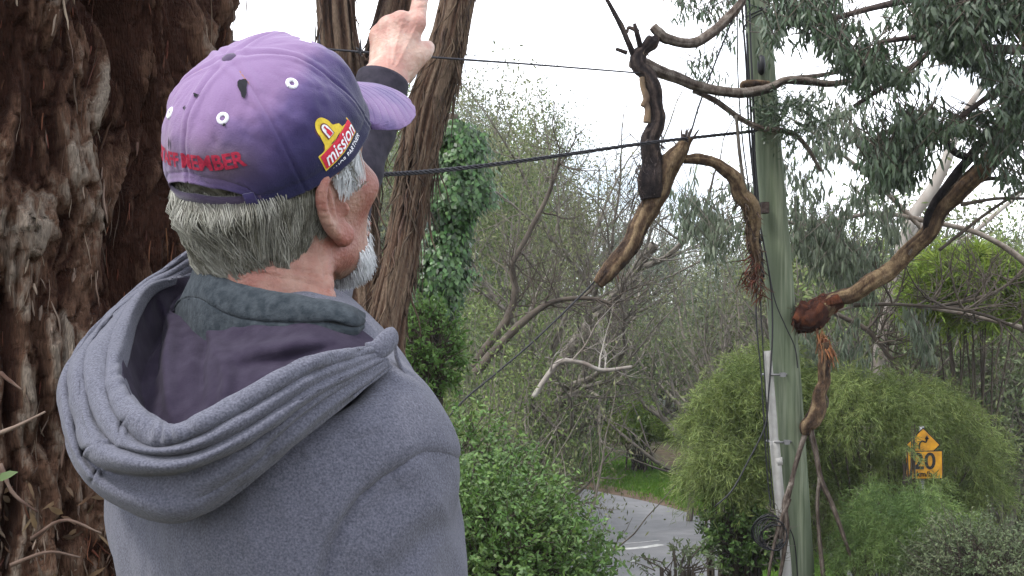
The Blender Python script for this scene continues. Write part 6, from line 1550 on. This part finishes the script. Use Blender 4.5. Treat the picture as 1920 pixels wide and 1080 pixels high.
# pale leaning trunk, fallen pale branch, bare boughs at the right
def wood_pieces():
    b = P(1632, 740, 18); b[2] = float(ground_z(b[0], 18)); t = thing('leaning_gum_tree', 'smooth pale trunk leaning right behind the torn limb', 'tree', b)
    mb = MB(); ptube(mb, [(1625, 820, 16, 18), (1640, 720, 15, 18), (1655, 640, 14, 18), (1672, 560, 12, 18), (1692, 460, 11, 18), (1712, 405, 11, 18), (1745, 360, 11, 18), (1775, 300, 10, 18), (1795, 240, 8, 18), (1830, 180, 6, 18), (1880, 120, 5, 18)], .06, 5, 90, 14); V, F = mb.get()
    V = np.vstack([V]); part('trunk', V, F, M_palebark, t, base=b)
    mb = MB(); ptube(mb, [(1600, 1000, 18, 18), (1625, 822, 16.5, 18)], .05, 5, 10, 14); V, F = mb.get(); part('trunk', V, F, M_palebark, t, base=b)
    mb = MB(); ptube(mb, [(1760, 475, 4, 18), (1820, 440, 4, 18), (1880, 390, 4, 18), (1930, 350, 3, 18)], .1, 6); ptube(mb, [(1700, 450, 6, 18), (1730, 420, 5, 18), (1760, 400, 4, 18)], .1, 7); V, F = mb.get(); part('limb', V, F, M_palebark, t, base=b, kind='stuff')
    for q, lab in (([(1000, 745, 5, 15), (1030, 700, 5, 15), (1052, 678, 5, 15), (1090, 680, 4, 15), (1130, 694, 4, 15), (1185, 688, 3, 15)], 'thin pale bent dead branch above the leafy green bush'),
                   ([(890, 700, 9, 15.5), (930, 655, 8, 15.5), (985, 600, 7, 15.5), (1040, 565, 5, 15.5), (1110, 560, 4, 15.5), (1160, 575, 3, 15.5)], 'dark dead bough spreading right, lower of the two under the sky gap'),
                   ([(888, 690, 9, 15.8), (910, 655, 8, 15.8), (950, 600, 8, 15.8), (966, 545, 7, 15.8), (960, 500, 5, 15.8), (990, 440, 5, 15.8), (1030, 360, 4, 15.8), (1052, 290, 3, 15.8)], 'dark dead bough rising steeply, upper of the two under the sky gap'),
                   ([(1800, 575, 4, 14), (1740, 578, 3, 14), (1830, 560, 4, 14), (1880, 540, 3, 14), (1925, 500, 2, 14)], 'thin bare bough crossing at the right edge below the yellow-green crown'),
                   ([(1600, 572, 4, 13), (1680, 571, 3, 13), (1780, 578, 3, 13), (1850, 592, 3, 13), (1930, 625, 3, 13)], 'long thin bough running level to the right edge, under the torn limb'),
                   ([(1560, 585, 4, 15), (1620, 615, 5, 15), (1645, 640, 4, 15), (1690, 700, 4, 15), (1705, 740, 3, 15)], 'crooked dark branch crossing the pale leaning trunk')):
        c = P(*[q[2][j] for j in (0, 1, 3)]); t = thing('dead_bough', lab, 'branch', c); mb = MB(); ptube(mb, q, .12, 9, None, 8); V, F = mb.get(); pale = 'pale' in lab and 'crook' not in lab
        part('bough', V, F, M_palebark if pale else M_twigd, t, base=c)
        r = np.random.default_rng(len(lab)); mb = MB(); pth = px_path(q, 40); tips = []
        for k in range(4 if pale else 16): i = r.integers(8, 40); grow(mb, r, pth[i], unit(np.array([.6, .2, .5]) + .9 * rdir(1, r)[0]), .55, .013, 1, 3, tips, BARE)
        V, F = mb.get(); part('twigs', V, F, M_palebark if pale else M_twigd, t, base=c, kind='stuff')
wood_pieces()

# ---- sign
def sign():
    d = 11.95; b = P(1733, 900, d); b[2] = float(ground_z(b[0], d)); t = thing('road_sign', 'yellow curve warning sign with a 20 speed plate, half buried in the wattle', 'sign', b)
    M_y = material('reflective_yellow', (0.60, 0.29, 0.012), 0.5, (0.40, 0.18, 0.012), 14, 8); M_k = material('sign_black', (0.012, 0.012, 0.012), 0.5); M_st = material('galvanised_post', (.3, .3, .3), .4, metal=.7)
    def plate(cx, cy, w, h, rot, name, mat, dd, th=.004):
        c = P(cx, cy, dd); mb = MB(); W_, H_ = w / FPX * dd / 2, h / FPX * dd / 2; box(mb, (-W_, -th, -H_), (W_, th, H_)); V, F = mb.get(); a = R(rot); V = np.stack([V[:, 0] * math.cos(a) - V[:, 2] * math.sin(a), V[:, 1], V[:, 0] * math.sin(a) + V[:, 2] * math.cos(a)], 1)
        return part(name, V + c, F, mat, t, base=b, smooth=False)
    plate(1733, 872, 70, 54, 1, 'speed_plate', M_k, d); plate(1733, 872, 66, 50, 1, 'speed_plate', M_y, d - .008)
    plate(1731, 834, 46, 46, 45, 'warning_diamond', M_k, d + .03); plate(1731, 834, 42, 42, 45, 'warning_diamond', M_y, d + .022)
    me = text_mesh('20', .225, .004, 0, .002, 1.0); V, F = mesh_arrays(me); V = np.stack([V[:, 0], V[:, 2], V[:, 1]], 1); part('numeral', V * [1, 1, 1] + P(1733, 866, d - .016), F, M_k, t, base=b, smooth=False)
    me = text_mesh('km/h', .075, .001, 0, .002, 1.0); V, F = mesh_arrays(me); V = np.stack([V[:, 0], V[:, 2], V[:, 1]], 1); part('lettering', V + P(1733, 889, d - .016), F, M_k, t, base=b, smooth=False)
    mb = MB(); q = PP([(1724, 842, d + .012), (1724, 833, d + .012), (1729, 827, d + .012), (1736, 829, d + .012), (1738, 823, d + .012)]); add_tube(mb, crom(q, 14), .008, 6); c = P(1738, 823, d + .012); add_tube(mb, [c, c + [0, 0, .035]], [.022, .001], 6)
    V, F = mb.get(); part('curve_arrow', V, F, M_k, t, base=b)
    mb = MB(); add_tube(mb, [b, P(1733, 800, d) + [0, .04, 0]], .025, 10); V, F = mb.get(); V[:, 1] += .04; part('post', V, F, M_st, t, base=b)
sign()
# sprays of the wattle hanging in front of the sign
wattle('loose wattle sprays drooping over the left edge of the yellow sign', [(1698, 850, 11.7, .07, .16), (1716, 800, 11.75, .05, .05), (1745, 912, 11.75, .2, .08)], M_feather, 700, 15, (1690, 12.0), sp=.16, fl=.06, fine=.006)

# ---- eucalyptus canopy at the upper right
def in_poly(x, y, poly):
    poly = np.array(poly, float); c = np.zeros(len(x), bool); j = len(poly) - 1
    for i in range(len(poly)):
        xi, yi = poly[i]; xj, yj = poly[j]; m = ((yi > y) != (yj > y)) & (x < (xj - xi) * (y - yi) / (yj - yi + 1e-9) + xi); c ^= m; j = i
    return c
def canopy(label, regions, base, limbs, mat, seed, name='eucalyptus_tree', n_obj=0, Lf=.105, Wf=.019, mtw=None):
    r = np.random.default_rng(seed); base = np.array(base); t = thing(name, label, 'tree', base); mtw = mtw or M_twigd
    for pl, m in limbs:
        mb = MB(); ptube(mb, pl, .08, seed, None, 10); V, F = mb.get(); part('limb', V, F, m, t, base=base)
    PO = []; DR = []; mb = MB()
    for poly, d0, d1, ntw, nl, droop in regions:
        a = np.array(poly); x = r.random(ntw * 6) * (a[:, 0].max() - a[:, 0].min()) + a[:, 0].min(); y = r.random(ntw * 6) * (a[:, 1].max() - a[:, 1].min()) + a[:, 1].min()
        k = in_poly(x, y, poly) & (vnoise(np.stack([x / 62, y / 62, 0 * x + seed], 1), seed) + .5 * vnoise(np.stack([x / 22, y / 22, 0 * x], 1), seed + 1) > .02); x, y = x[k][:ntw], y[k][:ntw]; n = len(x)
        d = d0 + (d1 - d0) * r.random(n); p0 = np.stack([(x - 960) / FPX * d, d, CAMZ + (650 - y) / FPX * d], 1)
        out = unit(rdir(n, r) * [1, 1, .4] + [0, 0, -.35 * droop]); L = .20 + .25 * r.random(n)
        for i in range(n):
            q = np.array([p0[i] - out[i] * L[i] * .8 + [0, 0, .06], p0[i], p0[i] + out[i] * L[i] * .5 + [0, 0, -.12 * L[i]]]); add_tube(mb, q, [.005, .0035, .0015], 3, False)
        f = r.random((n, nl)); p = p0[:, None] + out[:, None] * ((f * 1.3 - .8) * L[:, None])[..., None] + np.array([0, 0, -.1]) * (np.clip(f - .5, 0, 1) * L[:, None])[..., None] + r.normal(0, .015, (n, nl, 3))
        p = p.reshape(-1, 3); N = len(p); PO.append(p); DR.append(unit(np.array([0, 0, -droop]) + .65 * rdir(N, r)))
    V, F = mb.get(); part('twigs', V, F, mtw, t, base=base, kind='stuff')
    p = np.vstack(PO); d = np.vstack(DR); N = len(p); nr = unit(rdir(N, r) + [0, -.5, .2]); L = Lf * (.55 + .75 * r.random(N)); Wd = Wf * (.7 + .6 * r.random(N))
    use = np.ones(N, bool)
    if n_obj:
        x, y = proj(p); ok = np.nonzero((x > 1200) & (x < 1910) & (y > 5) & (y < 1070))[0]; idx = ok[np.argsort(p[ok, 1] - L[ok] * 4)[:n_obj]]; use[idx] = False
        protos = []
        for s in range(3):
            Vl, Fl = leaf_arrays(np.zeros((1, 3)), np.array([[1.0, 0, 0]]), np.array([[0, 0, 1.0]]), 1.0, .19 + .03 * s, 4, .08 + .08 * s); protos.append(mesh_np('leaf', Vl, Fl, [mat], False))
        for j, i in enumerate(idx):
            o = bpy.data.objects.new('leaf', protos[j % 3]); COL.objects.link(o); o.parent = t
            X = d[i]; Y = unit(np.cross(nr[i], X)); Zx = np.cross(X, Y); M4 = Matrix(((X[0], Y[0], Zx[0], 0), (X[1], Y[1], Zx[1], 0), (X[2], Y[2], Zx[2], 0), (0, 0, 0, 1)))
            o.matrix_local = Matrix.Translation(Vector(p[i] - base)) @ M4 @ Matrix.Scale(float(L[i]), 4)
    V, F = leaf_arrays(p[use], d[use], nr[use], L[use], Wd[use], 4, .14); part('leaves', V, F, mat, t, base=base, smooth=False, kind='stuff')
    return t
bt = P(2250, 900, 10.6); bt[2] = float(ground_z(bt[0], 10.6))
trunk_pl = [(2240, 1250, 60, 10.6), (2230, 900, 55, 10.6), (2215, 500, 50, 10.5), (2200, 100, 46, 10.4), (2190, -300, 40, 10.4)]
limbs = [(trunk_pl, M_limb), ([(2195, 0, 18, 10.4), (2080, 60, 14, 10.0), (1960, 90, 11, 9.6), (1850, 90, 8, 9.3), (1740, 70, 6, 9.1), (1640, 80, 4, 9.0)], M_darklimb), ([(2195, -100, 16, 10.4), (2000, -60, 12, 9.8), (1850, -30, 9, 9.5), (1700, 0, 7, 9.6), (1580, 30, 5, 9.7), (1500, 60, 4, 9.8)], M_darklimb),
         ([(1850, -30, 6, 9.5), (1740, 100, 5, 9.6), (1660, 160, 5, 9.7), (1600, 200, 4, 9.8)], M_darklimb), ([(1870, -10, 7, 9.2), (1895, 40, 7, 9.1), (1930, 90, 7, 9.0)], M_limb), ([(1960, 90, 7, 9.6), (1880, 160, 6, 9.5), (1800, 220, 5, 9.4), (1720, 280, 4, 9.4)], M_darklimb)]
canopy('tall eucalyptus whose dark leafy canopy hangs over the upper right corner', [
    ([(1610, -30), (1960, -30), (1960, 230), (1860, 215), (1790, 235), (1720, 290), (1650, 250), (1620, 150)], 8.6, 10.4, 540, 20, 1.0),
    ([(1640, -30), (1960, -30), (1960, 200), (1700, 220), (1640, 120)], 8.6, 10.4, 240, 20, 1.0),
    ([(1620, 200), (1760, 230), (1740, 330), (1700, 400), (1640, 330)], 8.8, 9.8, 150, 20, 1.6),
    ([(1820, 220), (1960, 220), (1960, 340), (1890, 330)], 8.8, 9.8, 26, 16, 1.2),
    ([(1740, 230), (1960, 200), (1960, 330), (1900, 360)], 9.4, 11, 45, 14, 1.2), ([(1540, 60), (1640, 60), (1650, 210), (1560, 190)], 8.8, 10, 45, 16, 1.0),
    ([(1430, -20), (1600, -20), (1620, 180), (1500, 120), (1450, 100)], 9.2, 10.6, 150, 12, 1.0),
    ([(1260, -20), (1400, -20), (1380, 60), (1330, 200), (1290, 100)], 11.4, 12.6, 60, 8, 1.2)], bt, limbs, M_gum, 5, n_obj=300)
b2 = P(2110, 700, 13.4); b2[2] = float(ground_z(b2[0], 13.4))
canopy('grey-green gum with long drooping leaves behind the pole and the torn limb', [
    ([(1500, 370), (1620, 350), (1740, 400), (1760, 500), (1730, 600), (1600, 610), (1500, 590), (1480, 480)], 12.4, 14.2, 210, 16, 1.8),
    ([(1260, 320), (1420, 330), (1440, 520), (1370, 560), (1330, 480), (1270, 400)], 12.4, 14, 75, 14, 1.8),
    ([(1460, 180), (1640, 180), (1640, 340), (1520, 380), (1460, 300)], 12.2, 13.8, 90, 12, 1.6),
    ([(1480, 590), (1640, 600), (1620, 720), (1500, 700)], 12.8, 14.4, 70, 14, 2.0),
    ([(1640, 560), (1740, 560), (1740, 660), (1650, 640)], 12.8, 14.4, 50, 16, 2.0)], b2,
    [([(2110, 1150, 20, 13.4), (2090, 800, 17, 13.4), (2030, 620, 12, 13.4), (1930, 500, 7, 13.4), (1840, 440, 5, 13.4), (1740, 415, 5, 13.4), (1640, 400, 4, 13.4), (1520, 420, 4, 13.4), (1400, 400, 3, 13.4)], M_greylimb), ([(2040, 640, 7, 13.4), (1900, 610, 4, 13.4), (1760, 580, 4, 13.4), (1640, 570, 3, 13.4), (1540, 590, 2, 13.4)], M_greylimb), ([(1740, 440, 5, 13.4), (1640, 340, 4, 13.4), (1540, 260, 3, 13.4), (1480, 220, 2, 13.4)], M_greylimb)], M_gum2, 8, n_obj=0, Lf=.14, Wf=.022, mtw=M_twig)
# leafy sprigs on the dangling limb where it crosses the pole
c = P(1480, 210, 10.9)
t = thing('leafy_sprigs', 'dark leafy sprigs of the dangling limb bunched against the pole', 'branch', c)
n = 1500; x = 1480 + rng.normal(0, 38, n); y = 215 + rng.normal(0, 26, n) ; d = 10.95 + rng.normal(0, .12, n); p = np.stack([(x - 960) / FPX * d, d, CAMZ + (650 - y) / FPX * d], 1); kk = vnoise(p * 9, 3) > -.2; p = p[kk]; n = len(p)
V, F = leaf_arrays(p, unit(rdir(n) + [0, 0, -.5]), rdir(n), .035 + .05 * rng.random(n), .014, 4); part('leaves', V, F, M_gum, t, base=c, kind='stuff', smooth=False)
mb = MB()
for k in range(40): a = p[rng.integers(0, n)]; b_ = a + rdir(1)[0] * .15; add_tube(mb, [a, (a + b_) / 2 + rng.normal(0, .01, 3), b_], [.004, .003, .001], 3, False)
V, F = mb.get(); part('twigs', V, F, M_twigd, t, base=c, kind='stuff')
print('TOTAL script', time.time() - T0, 'tris', sum(sum(max(0, p.loop_total - 2) for p in m.polygons) if len(m.polygons) < 5 else (len(m.loops) - 2 * len(m.polygons)) for m in bpy.data.meshes))

# ---- thin haze volume added so that far trees pale a little
hz = MB(); box(hz, (-175, -14, -3.6), (195, 335, 30)); V, F = hz.get()
m = bpy.data.materials.new('thin_haze'); m.use_nodes = True; nt = m.node_tree; nt.nodes.clear(); ou = nt.nodes.new('ShaderNodeOutputMaterial'); pv = nt.nodes.new('ShaderNodeVolumePrincipled')
pv.inputs['Color'].default_value = (.86, .90, .96, 1); pv.inputs['Density'].default_value = 0.0006; nt.links.new(pv.outputs[0], ou.inputs['Volume'])
top('haze', V, F, m, None, None, (0, 0, 0), kind='stuff', smooth=False)
